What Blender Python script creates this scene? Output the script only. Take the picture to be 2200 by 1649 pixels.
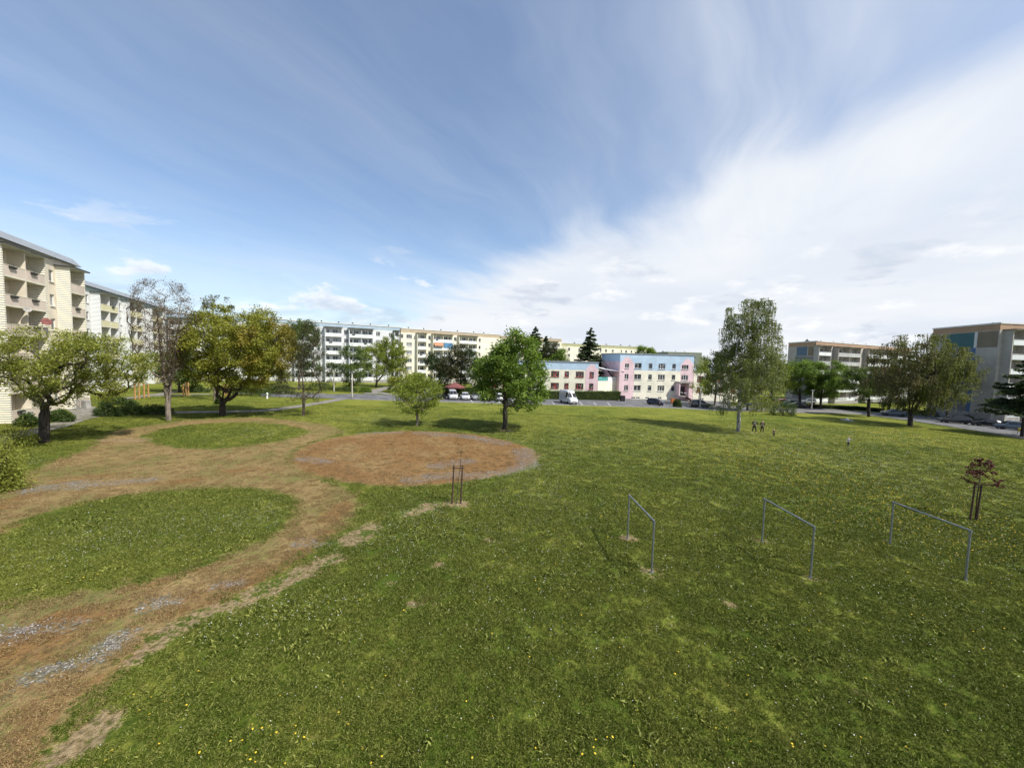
import bpy, bmesh, math, random
import numpy as np
from mathutils import Vector, Matrix, Euler
for _o in list(bpy.data.objects): bpy.data.objects.remove(_o)
scene = bpy.context.scene
COL = scene.collection
R = math.radians
PI = math.pi

# ------------------------------------------------------------------ camera
FPX = 830.0                     # focal length in pixels of the 2200 px wide photograph
EYE = Vector((0.0, 0.0, 8.8))   # third-floor window
PITCH, ROLL = R(3.66), 0.024
cam_d = bpy.data.cameras.new('camera')
cam = bpy.data.objects.new('camera', cam_d); COL.objects.link(cam)
cam_d.sensor_fit = 'HORIZONTAL'; cam_d.sensor_width = 36.0
cam_d.lens = FPX / 2200.0 * 36.0
cam_d.clip_start = 0.1; cam_d.clip_end = 4000
CM = Euler((PI/2 - PITCH, 0, 0)).to_matrix() @ Matrix.Rotation(ROLL, 3, 'Z')
cam.matrix_world = Matrix.Translation(EYE) @ CM.to_4x4()
scene.camera = cam

# ------------------------------------------------------------------ sun, view
SUN_EL = R(50); SUN_DIR = Vector((0.88, -0.47, 0)).normalized() * math.cos(SUN_EL) + Vector((0, 0, math.sin(SUN_EL)))
sd = bpy.data.lights.new('sun', 'SUN'); sd.energy = 4.6; sd.angle = R(0.5); sd.color = (1.0, 0.95, 0.86)
sun = bpy.data.objects.new('sun', sd); COL.objects.link(sun)
sun.rotation_euler = SUN_DIR.to_track_quat('Z', 'Y').to_euler()
sun.location = (60, -30, 80)
scene.view_settings.view_transform = 'Standard'
scene.view_settings.look = 'None'
scene.view_settings.gamma = 1.0
scene.view_settings.exposure = 0.46

# ------------------------------------------------------------------ shader expression helper
class E:
    """a socket (or number) with operators that grow Math nodes"""
    def __init__(s, nt, v): s.nt = nt; s.v = v
    def _op(s, op, *o, clamp=False):
        n = s.nt.nodes.new('ShaderNodeMath'); n.operation = op; n.use_clamp = clamp
        for i, a in enumerate((s,) + o):
            a = a.v if isinstance(a, E) else a
            if isinstance(a, (int, float)): n.inputs[i].default_value = a
            else: s.nt.links.new(a, n.inputs[i])
        return E(s.nt, n.outputs[0])
    def __add__(s, o): return s._op('ADD', o)
    __radd__ = __add__
    def __sub__(s, o): return s._op('SUBTRACT', o)
    def __rsub__(s, o): return E(s.nt, o)._op('SUBTRACT', s)
    def __mul__(s, o): return s._op('MULTIPLY', o)
    __rmul__ = __mul__
    def __truediv__(s, o): return s._op('DIVIDE', o)
    def mx(s, o): return s._op('MAXIMUM', o)
    def mn(s, o): return s._op('MINIMUM', o)
    def clamp(s): return s._op('ADD', 0.0, clamp=True)
    def abs(s): return s._op('ABSOLUTE')
    def pow(s, o): return s._op('POWER', o)
    def gt(s, o): return s._op('GREATER_THAN', o)
    def step(s, a, b):
        n = s.nt.nodes.new('ShaderNodeMapRange'); n.interpolation_type = 'SMOOTHSTEP'
        s.nt.links.new(s.v, n.inputs[0]); n.inputs[1].default_value = a; n.inputs[2].default_value = b
        if a > b:
            n.inputs[1].default_value = b; n.inputs[2].default_value = a; n.inputs[3].default_value = 1; n.inputs[4].default_value = 0
        return E(s.nt, n.outputs[0])
def vec(nt, x, y, z=0.0):
    n = nt.nodes.new('ShaderNodeCombineXYZ')
    for i, a in enumerate((x, y, z)):
        if isinstance(a, E): nt.links.new(a.v, n.inputs[i])
        else: n.inputs[i].default_value = a
    return n.outputs[0]
def sep(nt, v):
    n = nt.nodes.new('ShaderNodeSeparateXYZ'); nt.links.new(v, n.inputs[0])
    return [E(nt, o) for o in n.outputs]
def noise(nt, v, scale, detail=3, rough=0.55, dist=0.0, dim='3D'):
    n = nt.nodes.new('ShaderNodeTexNoise'); n.noise_dimensions = dim
    if v is not None: nt.links.new(v, n.inputs['Vector'])
    n.inputs['Scale'].default_value = scale; n.inputs['Detail'].default_value = detail
    n.inputs['Roughness'].default_value = rough; n.inputs['Distortion'].default_value = dist
    return E(nt, n.outputs[0])
def mixc(nt, f, a, b):
    n = nt.nodes.new('ShaderNodeMix'); n.data_type = 'RGBA'; n.clamp_factor = True
    for key, x in ((0, f), (6, a), (7, b)):
        if isinstance(x, E): x = x.v
        if isinstance(x, (int, float)): n.inputs[key].default_value = x
        elif isinstance(x, tuple): n.inputs[key].default_value = x + (1,)
        else: nt.links.new(x, n.inputs[key])
    return n.outputs[2]
def bump(nt, h, dist, strength=1.0):
    n = nt.nodes.new('ShaderNodeBump'); n.inputs['Distance'].default_value = dist; n.inputs['Strength'].default_value = strength
    nt.links.new(h.v if isinstance(h, E) else h, n.inputs['Height']); return n.outputs[0]
def geopos(nt): return nt.nodes.new('ShaderNodeNewGeometry').outputs['Position']

# ------------------------------------------------------------------ world: sky and clouds at infinity
w = bpy.data.worlds.new('World'); scene.world = w; w.use_nodes = True
nt = w.node_tree; nt.nodes.clear()
sky = nt.nodes.new('ShaderNodeTexSky'); sky.sky_type = 'NISHITA'; sky.sun_disc = False
sky.sun_elevation = SUN_EL; sky.sun_rotation = math.atan2(SUN_DIR.x, SUN_DIR.y)
sky.air_density = 1.0; sky.dust_density = 0.6; sky.ozone_density = 1.6
tc = nt.nodes.new('ShaderNodeTexCoord')
D = tc.outputs['Generated']
dx, dy, dz = sep(nt, D)
zc = dz.mx(0.02)
az = dx._op('ARCTAN2', dy)                      # 0 straight ahead, + to the right
el = dz._op('ARCSINE')
px_, py_ = dx / (zc + 0.12), dy / (zc + 0.12)   # cloud sheet seen in perspective
# streaky cirrus: stretched along a slanting direction
ca, sa = math.cos(R(58)), math.sin(R(58))
lx, ly = px_*ca + py_*sa, py_*ca - px_*sa
warp = noise(nt, vec(nt, px_, py_), 0.9, 3, .5)
s1 = noise(nt, vec(nt, lx*0.30, ly*1.1 + warp*0.9), 1.6, 5, .55, .3)
s2 = noise(nt, vec(nt, lx*0.8 + 7.0, ly*3.6 + warp*1.2), 1.4, 5, .62, .4)
s3 = noise(nt, vec(nt, px_ + 3.0, py_ + 1.0), 0.55, 4, .5)
# big bright bank on the right: edge climbs from low centre to upper right
edge = dy*0.235 + dx*0.475 - dz + (s1 - 0.5)*0.27 + (s3 - 0.5)*0.12 + 0.015
bank = edge.step(-0.05, 0.10)
low = el.step(0.30, 0.04)                        # everything milks out towards the horizon
veil = (s2.step(0.30, 0.85)*0.06 + s1.step(0.35, 0.80)*0.20 + 0.09 + az.step(-0.1, 0.8)*(0.18 + s1.step(0.3, 0.7)*0.42))
ci = (bank*(0.86 + 0.10*s2.step(0.25, 0.75)) + veil*(1.0 - bank) + low*0.36).clamp()
# small cumulus low over the roofs
q = vec(nt, az*1.0, el*2.6)
cu_n = noise(nt, q, 5.5, 6, .58, .15); cu_b = noise(nt, q, 2.0, 2, .5)
band = el.step(0.01, 0.05) * el.step(0.33, 0.14)
cu = (cu_n + (cu_b - 0.5)*0.35).step(0.53, 0.66) * band
qs = vec(nt, az*1.0 - 0.012, (el + 0.012)*2.6)
cu_s = (noise(nt, qs, 5.5, 6, .58, .15) + (cu_b - 0.5)*0.35).step(0.55, 0.72)
gp = (noise(nt, vec(nt, az*1.0 + 3.1, el*3.4), 4.6, 5, .58, .2) + (cu_b - 0.5)*0.3).step(0.55, 0.68)*el.step(0.015, 0.06)*el.step(0.36, 0.12)*0.75
ccol = mixc(nt, s3.step(.35, .65), (0.575, 0.615, 0.68), (0.67, 0.69, 0.72))
cucol = mixc(nt, (cu_s*0.9), (0.80, 0.80, 0.81), (0.46, 0.51, 0.60))
allc = mixc(nt, cu*0.75, mixc(nt, gp, ccol, (0.42, 0.475, 0.57)), cucol)
bs = nt.nodes.new('ShaderNodeBackground'); bs.inputs[1].default_value = 0.115
tint = nt.nodes.new('ShaderNodeMix'); tint.data_type = 'RGBA'; tint.blend_type = 'MULTIPLY'; tint.inputs[0].default_value = 1
nt.links.new(sky.outputs[0], tint.inputs[6]); tint.inputs[7].default_value = (0.94, 1.03, 1.10, 1)
nt.links.new(tint.outputs[2], bs.inputs[0])
bc = nt.nodes.new('ShaderNodeBackground'); bc.inputs[1].default_value = 1.0; nt.links.new(allc, bc.inputs[0])
ms = nt.nodes.new('ShaderNodeMixShader'); nt.links.new(ci.mx(cu*0.85).mx(gp*0.8).v, ms.inputs[0])
nt.links.new(bs.outputs[0], ms.inputs[1]); nt.links.new(bc.outputs[0], ms.inputs[2])
wo = nt.nodes.new('ShaderNodeOutputWorld'); nt.links.new(ms.outputs[0], wo.inputs[0])

# ------------------------------------------------------------------ terrain and pixel-to-ground helpers
def g(x, y):
    """height of the ground: a lawn that falls gently to the right and to the back"""
    k = 6.0
    far = k*math.log1p(math.exp(min(40, (y - 50)/k)))
    z = 0.018*(31 - x) + 0.005*(50 - y) - 0.015*far
    return max(-9.0, min(6.0, z))
def hor(u): return 771.4 + 0.024*(u - 1100)
def ray(u, v): return (CM @ Vector(((u - 1100)/FPX, -(v - 824.5)/FPX, -1.0)))
def G(u, v):
    d = ray(u, v); t = 20.0
    for _ in range(60):
        p = EYE + d*t
        t += (p.z - g(p.x, p.y))/max(0.02, -d.z)*0.7
    p = EYE + d*t
    return Vector((p.x, p.y, g(p.x, p.y)))
def at(u, Y, v=780):
    d = ray(u, v); p = EYE + d*(Y/d.y); return Vector((p.x, p.y, g(p.x, p.y)))
def zat(u, v, Y):
    d = ray(u, v); return (EYE + d*(Y/d.y)).z
def m_at(Y): return Y/FPX          # metres per photo pixel at depth Y

# ------------------------------------------------------------------ tagging and mesh building
def tag(o, label=None, cat=None, group=None, kind=None):
    if label: o['label'] = label
    if cat: o['category'] = cat
    if group: o['group'] = group
    if kind: o['kind'] = kind
    return o
def thing(name, label, cat, loc=(0, 0, 0), rz=0.0, group=None):
    o = bpy.data.objects.new(name, None); COL.objects.link(o)
    o.location = loc; o.rotation_euler = (0, 0, rz); o.empty_display_size = 0.3
    return tag(o, label, cat, group)
class MB:
    def __init__(s): s.v = []; s.f = []; s.m = []; s.mats = []
    def mi(s, mat):
        if mat not in s.mats: s.mats.append(mat)
        return s.mats.index(mat)
    def face(s, pts, mat):
        b = len(s.v); s.v += [tuple(p) for p in pts]; s.f.append(list(range(b, b + len(pts)))); s.m.append(s.mi(mat))
    def box(s, lo, hi, mat, M=None):
        x0, y0, z0 = lo; x1, y1, z1 = hi
        c = [Vector(p) for p in ((x0,y0,z0),(x1,y0,z0),(x1,y1,z0),(x0,y1,z0),(x0,y0,z1),(x1,y0,z1),(x1,y1,z1),(x0,y1,z1))]
        if M is not None: c = [M @ p for p in c]
        b = len(s.v); s.v += [tuple(p) for p in c]; k = s.mi(mat)
        for q in ((0,3,2,1),(4,5,6,7),(0,1,5,4),(1,2,6,5),(2,3,7,6),(3,0,4,7)):
            s.f.append([b + i for i in q]); s.m.append(k)
    def tube(s, pts, rad, mat, n=8, cap=True):
        k = s.mi(mat); pts = [Vector(p) for p in pts]
        if not isinstance(rad, (list, tuple)): rad = [rad]*len(pts)
        rings = []
        for i, p in enumerate(pts):
            a = pts[max(0, i-1)]; c = pts[min(len(pts)-1, i+1)]
            t = (c - a); t = t.normalized() if t.length > 1e-9 else Vector((0,0,1))
            x = t.cross(Vector((0,0,1))) if abs(t.z) < .95 else t.cross(Vector((0,1,0)))
            x.normalize(); y = t.cross(x)
            b = len(s.v); rings.append(b)
            for j in range(n):
                a_ = 2*PI*j/n; s.v.append(tuple(p + (x*math.cos(a_) + y*math.sin(a_))*rad[i]))
        for r0, r1 in zip(rings, rings[1:]):
            for j in range(n): s.f.append([r0+j, r0+(j+1) % n, r1+(j+1) % n, r1+j]); s.m.append(k)
        if cap:
            s.f.append([rings[0]+j for j in range(n)][::-1]); s.m.append(k)
            s.f.append([rings[-1]+j for j in range(n)]); s.m.append(k)
    def lathe(s, prof, mat, n=16, M=None):
        k = s.mi(mat); rings = []
        for r, z in prof:
            b = len(s.v); rings.append(b)
            for j in range(n):
                p = Vector((r*math.cos(2*PI*j/n), r*math.sin(2*PI*j/n), z))
                if M is not None: p = M @ p
                s.v.append(tuple(p))
        for r0, r1 in zip(rings, rings[1:]):
            for j in range(n): s.f.append([r0+j, r0+(j+1) % n, r1+(j+1) % n, r1+j]); s.m.append(k)
        s.f.append([rings[0]+j for j in range(n)][::-1]); s.m.append(k)
        s.f.append([rings[-1]+j for j in range(n)]); s.m.append(k)
    def mesh(s, name):
        me = bpy.data.meshes.new(name); me.from_pydata(s.v, [], s.f)
        for m in s.mats: me.materials.append(m)
        me.polygons.foreach_set('material_index', s.m); me.update(); return me
    def build(s, name, parent=None, smooth=False, bevel=0):
        me = s.mesh(name)
        if smooth: me.polygons.foreach_set('use_smooth', [True]*len(me.polygons))
        o = bpy.data.objects.new(name, me); COL.objects.link(o); o.parent = parent
        if bevel:
            b = o.modifiers.new('bevel', 'BEVEL'); b.width = bevel; b.segments = 2; b.limit_method = 'ANGLE'
        return o
def inst(name, me, parent, loc=(0,0,0), rz=0.0, M=None):
    o = bpy.data.objects.new(name, me); COL.objects.link(o); o.parent = parent
    if M is not None: o.matrix_local = M
    else: o.location = loc; o.rotation_euler = (0, 0, rz)
    return o
def copy_tree(o, parent=None):
    c = o.copy(); COL.objects.link(c); c.parent = parent
    for ch in [x for x in bpy.data.objects if x.parent == o]: copy_tree(ch, c)
    return c
def np_mesh(name, V, F, mats, attrs=None, parent=None, smooth=False):
    """V (n,3), F (m,k) all faces with k corners"""
    me = bpy.data.meshes.new(name); n, k = F.shape
    me.vertices.add(len(V)); me.vertices.foreach_set('co', V.astype(np.float32).ravel())
    me.loops.add(n*k); me.loops.foreach_set('vertex_index', F.astype(np.int32).ravel())
    me.polygons.add(n); me.polygons.foreach_set('loop_start', np.arange(0, n*k, k, dtype=np.int32))
    me.polygons.foreach_set('loop_total', np.full(n, k, dtype=np.int32))
    if smooth: me.polygons.foreach_set('use_smooth', np.ones(n, dtype=bool))
    for m in mats: me.materials.append(m)
    me.update(calc_edges=True)
    for an, (dom, typ, arr) in (attrs or {}).items():
        a = me.attributes.new(an, typ, dom)
        a.data.foreach_set('color' if 'COLOR' in typ else 'value', arr.astype(np.float32).ravel())
    o = bpy.data.objects.new(name, me); COL.objects.link(o); o.parent = parent
    return o

# ------------------------------------------------------------------ materials
def mat(name, col, rough=0.8, metal=0.0, var=0.12, scale=3.0, bmp=0.0, bscale=20.0, streak=0.0, spec=None, coat=0.0):
    m = bpy.data.materials.new(name); m.use_nodes = True; t = m.node_tree
    b = t.nodes['Principled BSDF']; b.inputs['Roughness'].default_value = rough; b.inputs['Metallic'].default_value = metal
    if spec is not None: b.inputs['Specular IOR Level'].default_value = spec
    if coat: b.inputs['Coat Weight'].default_value = coat; b.inputs['Coat Roughness'].default_value = .05
    P = geopos(t)
    n = noise(t, P, scale, 5, .6)
    dark = tuple(c*(1 - var*1.6) for c in col); lite = tuple(min(1, c*(1 + var)) for c in col)
    c = mixc(t, n.step(.3, .7), dark, lite)
    if streak:
        X, Y, Z = sep(t, P)
        sn = noise(t, vec(t, X*2.2, Y*2.2, Z*0.16), 1.0, 4, .6)
        c = mixc(t, sn.step(.5, .8)*streak, c, tuple(a*.55 for a in col))
    t.links.new(c, b.inputs['Base Color'])
    if bmp: t.links.new(bump(t, noise(t, P, bscale, 4, .6), bmp), b.inputs['Normal'])
    return m
M = {}
def leafmat(name, a, b, transl=0.35):
    m = bpy.data.materials.new(name); m.use_nodes = True; t = m.node_tree
    p = t.nodes['Principled BSDF']; p.inputs['Roughness'].default_value = .55; p.inputs['Specular IOR Level'].default_value = .25
    at_ = t.nodes.new('ShaderNodeAttribute'); at_.attribute_name = 'tint'
    c = mixc(t, E(t, at_.outputs['Fac']), a, b)
    t.links.new(c, p.inputs['Base Color'])
    tr = t.nodes.new('ShaderNodeBsdfTranslucent'); t.links.new(mixc(t, .35, c, (min(1, b[0]*1.5), min(1, b[1]*1.6), b[2]*.7)), tr.inputs[0])
    mx = t.nodes.new('ShaderNodeMixShader'); mx.inputs[0].default_value = transl
    t.links.new(p.outputs[0], mx.inputs[1]); t.links.new(tr.outputs[0], mx.inputs[2])
    t.links.new(mx.outputs[0], t.nodes['Material Output'].inputs[0])
    return m
def barkmat(name, a, b, birch=False):
    m = bpy.data.materials.new(name); m.use_nodes = True; t = m.node_tree
    p = t.nodes['Principled BSDF']; p.inputs['Roughness'].default_value = .9
    P = geopos(t); X, Y, Z = sep(t, P)
    n = noise(t, vec(t, X*9, Y*9, Z*(7 if birch else 1.6)), 1.0, 5, .65)
    c = mixc(t, n.step(.42, .58), a, b)
    t.links.new(c, p.inputs['Base Color']); t.links.new(bump(t, n, .03), p.inputs['Normal'])
    return m
M['bark'] = barkmat('bark_grey_brown', (.045,.035,.026), (.15,.115,.085))
M['bark_dark'] = barkmat('bark_dark', (.02,.015,.011), (.06,.046,.036))
M['bark_light'] = barkmat('bark_light', (.09,.075,.06), (.24,.20,.16))
M['bark_birch'] = barkmat('bark_birch', (.05,.045,.04), (.50,.48,.44), True)
M['bark_red'] = barkmat('bark_red', (.06,.03,.02), (.15,.09,.06))
M['asphalt'] = mat('asphalt', (.125,.125,.13), .9, var=.25, scale=.6, bmp=.01, bscale=60)
M['asphalt_path'] = mat('asphalt_path', (.21,.195,.175), .9, var=.22, scale=1.2, bmp=.01, bscale=60)
M['kerb'] = mat('concrete_kerb', (.33,.31,.28), .85, var=.18, scale=4)
M['concrete'] = mat('concrete', (.30,.29,.27), .85, var=.18, scale=2, streak=.3)
M['line'] = mat('road_paint', (.62,.62,.60), .7, var=.25, scale=8)
M['metal'] = mat('galvanised_metal', (.28,.30,.31), .45, .7, var=.15, scale=14)
M['metal_dark'] = mat('dark_metal', (.05,.052,.055), .5, .5, var=.2)
M['wood_dark'] = mat('dark_stake_wood', (.075,.042,.026), .85, var=.3, scale=12)
M['wood_orange'] = mat('orange_stained_wood', (.46,.25,.09), .7, var=.2, scale=8)
M['rubber'] = mat('black_rubber', (.018,.018,.019), .8, var=.2)
M['black'] = mat('black_strap', (.012,.012,.013), .7)
M['white'] = mat('white_paint', (.74,.74,.72), .5, var=.06)
M['frame_red'] = mat('red_window_frame', (.33,.045,.05), .5, var=.1)
M['orange'] = mat('orange_plastic', (.66,.20,.05), .5, var=.1)
M['yellow'] = mat('yellow_plastic', (.55,.40,.05), .5, var=.1)
M['teal'] = mat('teal_panel', (.10,.33,.32), .6, var=.35, scale=1.6)
M['tent'] = mat('brick_red_canvas', (.17,.055,.05), .8, var=.15)
M['awning'] = mat('white_canvas', (.70,.71,.72), .7, var=.06)
M['blue_cloth'] = mat('blue_cloth', (.09,.23,.40), .8, var=.3, scale=3)
M['orange_cloth'] = mat('orange_awning', (.46,.22,.12), .8, var=.25, scale=3)
M['skin'] = mat('skin', (.52,.33,.25), .55, var=.05)
def glass(name, col, rough=.08):
    m = mat(name, col, rough, 0, var=.35, scale=.9); m.node_tree.nodes['Principled BSDF'].inputs['Specular IOR Level'].default_value = .7; return m
M['glass'] = glass('window_glass', (.030,.036,.042))
M['glass_curtain'] = glass('curtained_glass', (.22,.23,.24), .15)
M['glass_mid'] = glass('half_lit_glass', (.075,.085,.095), .1)  # opaque mid grey pane, one of the random window variants
M['glass_car'] = glass('car_glass', (.008,.009,.010), .06)
M['glass_lit'] = glass('room_glass', (.05,.05,.055), .06)  # opaque pane a little paler than the plain window glass
def ribbed(name, col):
    """wavy boarded cladding: horizontal lap ridges"""
    m = bpy.data.materials.new(name); m.use_nodes = True; t = m.node_tree; p = t.nodes['Principled BSDF']
    p.inputs['Roughness'].default_value = .7
    P = geopos(t); X, Y, Z = sep(t, P)
    wob = noise(t, vec(t, X*.8, Y*.8, Z*.3), 2.0, 2)
    s = ((Z + wob*.08)*(2*PI/.22))._op('SINE')
    t.links.new(mixc(t, s.step(.55, 1.0), col, tuple(c*.83 for c in col)), p.inputs['Base Color'])
    t.links.new(bump(t, s, .02), p.inputs['Normal']); return m

# ------------------------------------------------------------------ the lawn
def poly_px(pts): return np.array([[p.x, p.y] for p in (G(u, v) for u, v in pts)])
BROWN = poly_px([(700,912),(640,904),(560,896),(470,899),(400,902),(320,914),(250,924),(222,938),(200,955),(180,968),(110,992),(60,1015),(20,1040),(-60,1065),
    (-200,1100),(-200,1200),(-60,1165),(0,1141),(60,1112),(150,1084),(260,1064),(360,1052),(450,1046),(540,1048),(600,1058),(632,1072),(642,1098),(610,1135),(560,1165),(500,1190),
    (440,1212),(370,1235),(300,1252),(200,1270),(100,1288),(0,1299),(-120,1310),(-300,1500),(-200,1700),(90,1700),(110,1600),(150,1560),(190,1500),(240,1450),(300,1400),(370,1345),
    (440,1308),(520,1265),(580,1232),(640,1200),(690,1165),(730,1135),(762,1102),(768,1080),(755,1058),(720,1040),(670,1020),(625,1000),(620,975),(650,958),(700,940),(740,928),(720,918)])
ISLE = poly_px([(300,938),(345,922),(400,913),(470,908),(540,907),(600,911),(640,918),(670,926),(640,938),(590,950),(520,959),(450,965),(390,962),(335,953)])
DISC = poly_px([(620,990),(628,972),(660,953),(710,940),(780,930),(860,925),(950,927),(1030,934),(1090,946),(1140,962),(1160,978),(1150,995),(1110,1012),(1050,1027),(970,1038),(880,1045),(800,1042),(730,1034),(670,1020),(632,1006)])
def segdist(P, a, b):
    d = b - a; t = np.clip(((P - a) @ d)/max(1e-9, d @ d), 0, 1)
    return np.hypot(*(P - (a + t[:, None]*d)).T)
def sdpoly(P, poly):
    d = np.full(len(P), 1e9); ins = np.zeros(len(P), bool)
    for a, b in zip(poly, np.roll(poly, -1, 0)):
        d = np.minimum(d, segdist(P, a, b))
        c = (a[1] > P[:, 1]) != (b[1] > P[:, 1])
        with np.errstate(divide='ignore', invalid='ignore'):
            xi = (b[0]-a[0])*(P[:, 1]-a[1])/(b[1]-a[1]) + a[0]
        ins ^= c & (P[:, 0] < xi)
    return np.where(ins, d, -d)
DIRT = [((925,1085),(880,1105),.45),((800,1132),(755,1162),.55),((718,1197),(700,1204),.5),((672,1222),(650,1230),.5),((640,1238),(610,1252),.3),((585,1262),(530,1290),.5),((455,1312),(360,1362),.42),((350,1368),(290,1420),.25),
        ((212,1555),(150,1620),.38),((1345,1157),(1352,1156),.42),((1395,1229),(1408,1230),.38),((1630,1163),(1640,1163),.25),((1738,1239),(1748,1240),.25),((1910,1169),(1918,1169),.22),((2070,1246),(2082,1247),.22),
        ((965,1082),(995,1082),.45),((930,1212),(950,1214),.22),((1045,1160),(1052,1160),.25),((840,1252),(852,1253),.2),((880,1298),(905,1298),.18),((1565,1295),(1580,1300),.2),((1850,1490),(1870,1500),.15),((1078,924),(1092,924),.6),((1578,927),(1594,927),.5),((240,945),(300,945),.8)]
GRAV = [((-10,1362),(60,1358),.35),((60,1355),(150,1342),.28),((175,1428),(215,1400),.30),((215,1400),(245,1380),.38),((245,1380),(280,1358),.22),((60,1460),(130,1440),.35),((645,1164),(700,1168),.35),((330,1296),(365,1290),.35),((470,1256),(500,1252),.3),
        ((900,930),(1010,938),.7),((1000,936),(1080,952),.8),((1125,968),(1140,1000),.9),((1080,1015),(1140,1000),.7),((940,1000),(1000,990),.7),((890,1030),(980,1018),.7),((1000,1022),(1060,1018),.6),((650,985),(700,992),.5),((90,1050),(170,1040),.8),((180,1042),(320,1030),.5),((780,930),(860,928),.4)]
REDS = [((0,1150),(60,1120),.5),((300,1255),(420,1225),.4),((700,1120),(740,1085),.5),((500,1010),(600,1005),.6),((300,1040),(420,1030),.6),((120,1330),(260,1310),.4),((200,1470),(330,1370),.35),((60,1620),(100,1500),.4),((0,1400),(90,1385),.8),((430,1280),(560,1230),.6),((600,1225),(690,1150),.7),((380,1310),(480,1275),.5),((20,1085),(80,1060),.6),((150,1030),(230,1022),.6)]
def lawn_mask(P):
    b = sdpoly(P, BROWN); i = sdpoly(P, ISLE); dsc = sdpoly(P, DISC)
    worn = np.clip(.5 + np.minimum(b, -i)/2.0, 0, 1)
    disc = np.clip(.5 + dsc/1.1, 0, 1)
    rng = np.random.default_rng(3)
    def strokes(L):
        o = np.zeros(len(P))
        for a, c, r in L:
            a, c = [np.array([p.x, p.y]) for p in (G(*a), G(*c))]
            o = np.maximum(o, np.clip(1.35 - segdist(P, a, c)/(r*1.5), 0, 1))
        return o
    return np.stack([np.maximum(worn, disc), np.maximum(disc, strokes(REDS)*.8), strokes(DIRT), strokes(GRAV)], 1)

def lawn_colour(t, atype):
    a = t.nodes.new('ShaderNodeAttribute'); a.attribute_name = 'mask'; a.attribute_type = atype
    mr, mg, mb = [E(t, o) for o in (lambda s: (t.links.new(a.outputs['Color'], s.inputs[0]), s.outputs)[1])(t.nodes.new('ShaderNodeSeparateColor'))]
    ma = E(t, a.outputs['Alpha'])
    P = geopos(t)
    big = noise(t, P, .055, 3); mid = noise(t, P, .33, 4, .6); sm = noise(t, P, 1.7, 4, .65); fine = noise(t, P, 9.0, 3, .7); vf = noise(t, P, 34.0, 2, .7)
    X, Y, Z = sep(t, P)
    dryness = ((big - .5)*.9 + (mid - .5)*1.0 + (sm - .5)*.9 + (fine - .5)*1.1)
    far = Y.step(14, 62)  # paler far lawn: view-angle brightening put into the colour, plus drier flowery turf
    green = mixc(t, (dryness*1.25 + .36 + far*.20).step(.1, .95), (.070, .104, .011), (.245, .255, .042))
    lush = ((noise(t, P, .22, 3) - .5)*1.2 + (fine-.5)*.6).step(-.05, .5)
    green = mixc(t, lush*.40, green, (.058, .104, .006))
    thin = (sm*.6 + mid*.4 + (fine - .5)*.5).step(.60, .78)
    green = mixc(t, thin*.6, green, (.25, .195, .09))
    green = mixc(t, (fine*.4 + vf*.6).step(.55, .68)*.35, green, (.30, .25, .12))
    straw = mixc(t, (sm*.25 + fine*.45 + vf*.3).step(.36, .64), (.185, .115, .052), (.43, .31, .14))
    straw = mixc(t, (mid*.35 + sm*.25 + fine*.4).step(.475, .57)*.7, straw, (.13, .16, .040))
    red = mixc(t, (sm*.25 + fine*.45 + vf*.3).step(.38, .62), (.155, .062, .032), (.34, .165, .065))
    straw = mixc(t, (mg*.78 + (mid - .5)*1.8 + (sm - .5)*1.5).step(.28, 1.0)*.75, straw, red)
    wf = ((mr + (sm - .5)*.9 + (fine - .5)*1.1 + (mid - .5)*.6).step(.34, .66))*(1.0 - (sm*.45 + fine*.55).step(.55, .68)*.55)
    c = mixc(t, wf, green, straw)
    dirt = mixc(t, fine.step(.35, .65), (.25, .165, .095), (.40, .29, .18))
    c = mixc(t, (mb.mn(.85) + (fine - .5)*1.6 + (sm - .5)*2.0).step(.55, 1.0)*mb.step(.05, .5)*.8, c, dirt)
    vo = t.nodes.new('ShaderNodeTexVoronoi'); vo.inputs['Scale'].default_value = 16; t.links.new(P, vo.inputs['Vector'])
    vc = sep(t, vo.outputs['Color'])[0]
    stone = mixc(t, vc, (.17, .15, .13), (.46, .43, .39))
    gf = ((ma.mn(.8) + (fine - .5)*2.6 + (sm - .5)*2.6).step(.55, 1.25))*ma.step(.02, .5)*.8
    c = mixc(t, gf, c, stone)
    return c, wf, gf, fine, vf, vo
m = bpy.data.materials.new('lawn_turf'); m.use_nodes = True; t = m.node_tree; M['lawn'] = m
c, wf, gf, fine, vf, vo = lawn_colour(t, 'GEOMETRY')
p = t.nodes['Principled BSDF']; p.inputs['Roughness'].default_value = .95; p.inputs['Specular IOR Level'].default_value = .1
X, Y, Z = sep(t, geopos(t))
# dark green in the low clumps paints shade into gaps between blades
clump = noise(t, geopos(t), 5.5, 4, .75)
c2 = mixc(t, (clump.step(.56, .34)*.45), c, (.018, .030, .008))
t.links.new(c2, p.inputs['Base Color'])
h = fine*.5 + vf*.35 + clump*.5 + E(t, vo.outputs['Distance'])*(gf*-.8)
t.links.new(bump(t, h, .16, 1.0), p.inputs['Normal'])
m = bpy.data.materials.new('grass_blades'); m.use_nodes = True; t = m.node_tree; M['blade'] = m
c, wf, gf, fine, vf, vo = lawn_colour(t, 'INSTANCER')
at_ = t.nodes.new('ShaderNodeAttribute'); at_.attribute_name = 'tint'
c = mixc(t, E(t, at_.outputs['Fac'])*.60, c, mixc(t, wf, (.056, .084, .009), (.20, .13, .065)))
c = mixc(t, (E(t, at_.outputs['Fac']) - .62)._op('MULTIPLY', -1.5).clamp(), c, mixc(t, wf, (.40, .42, .12), (.62, .47, .25)))
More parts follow.
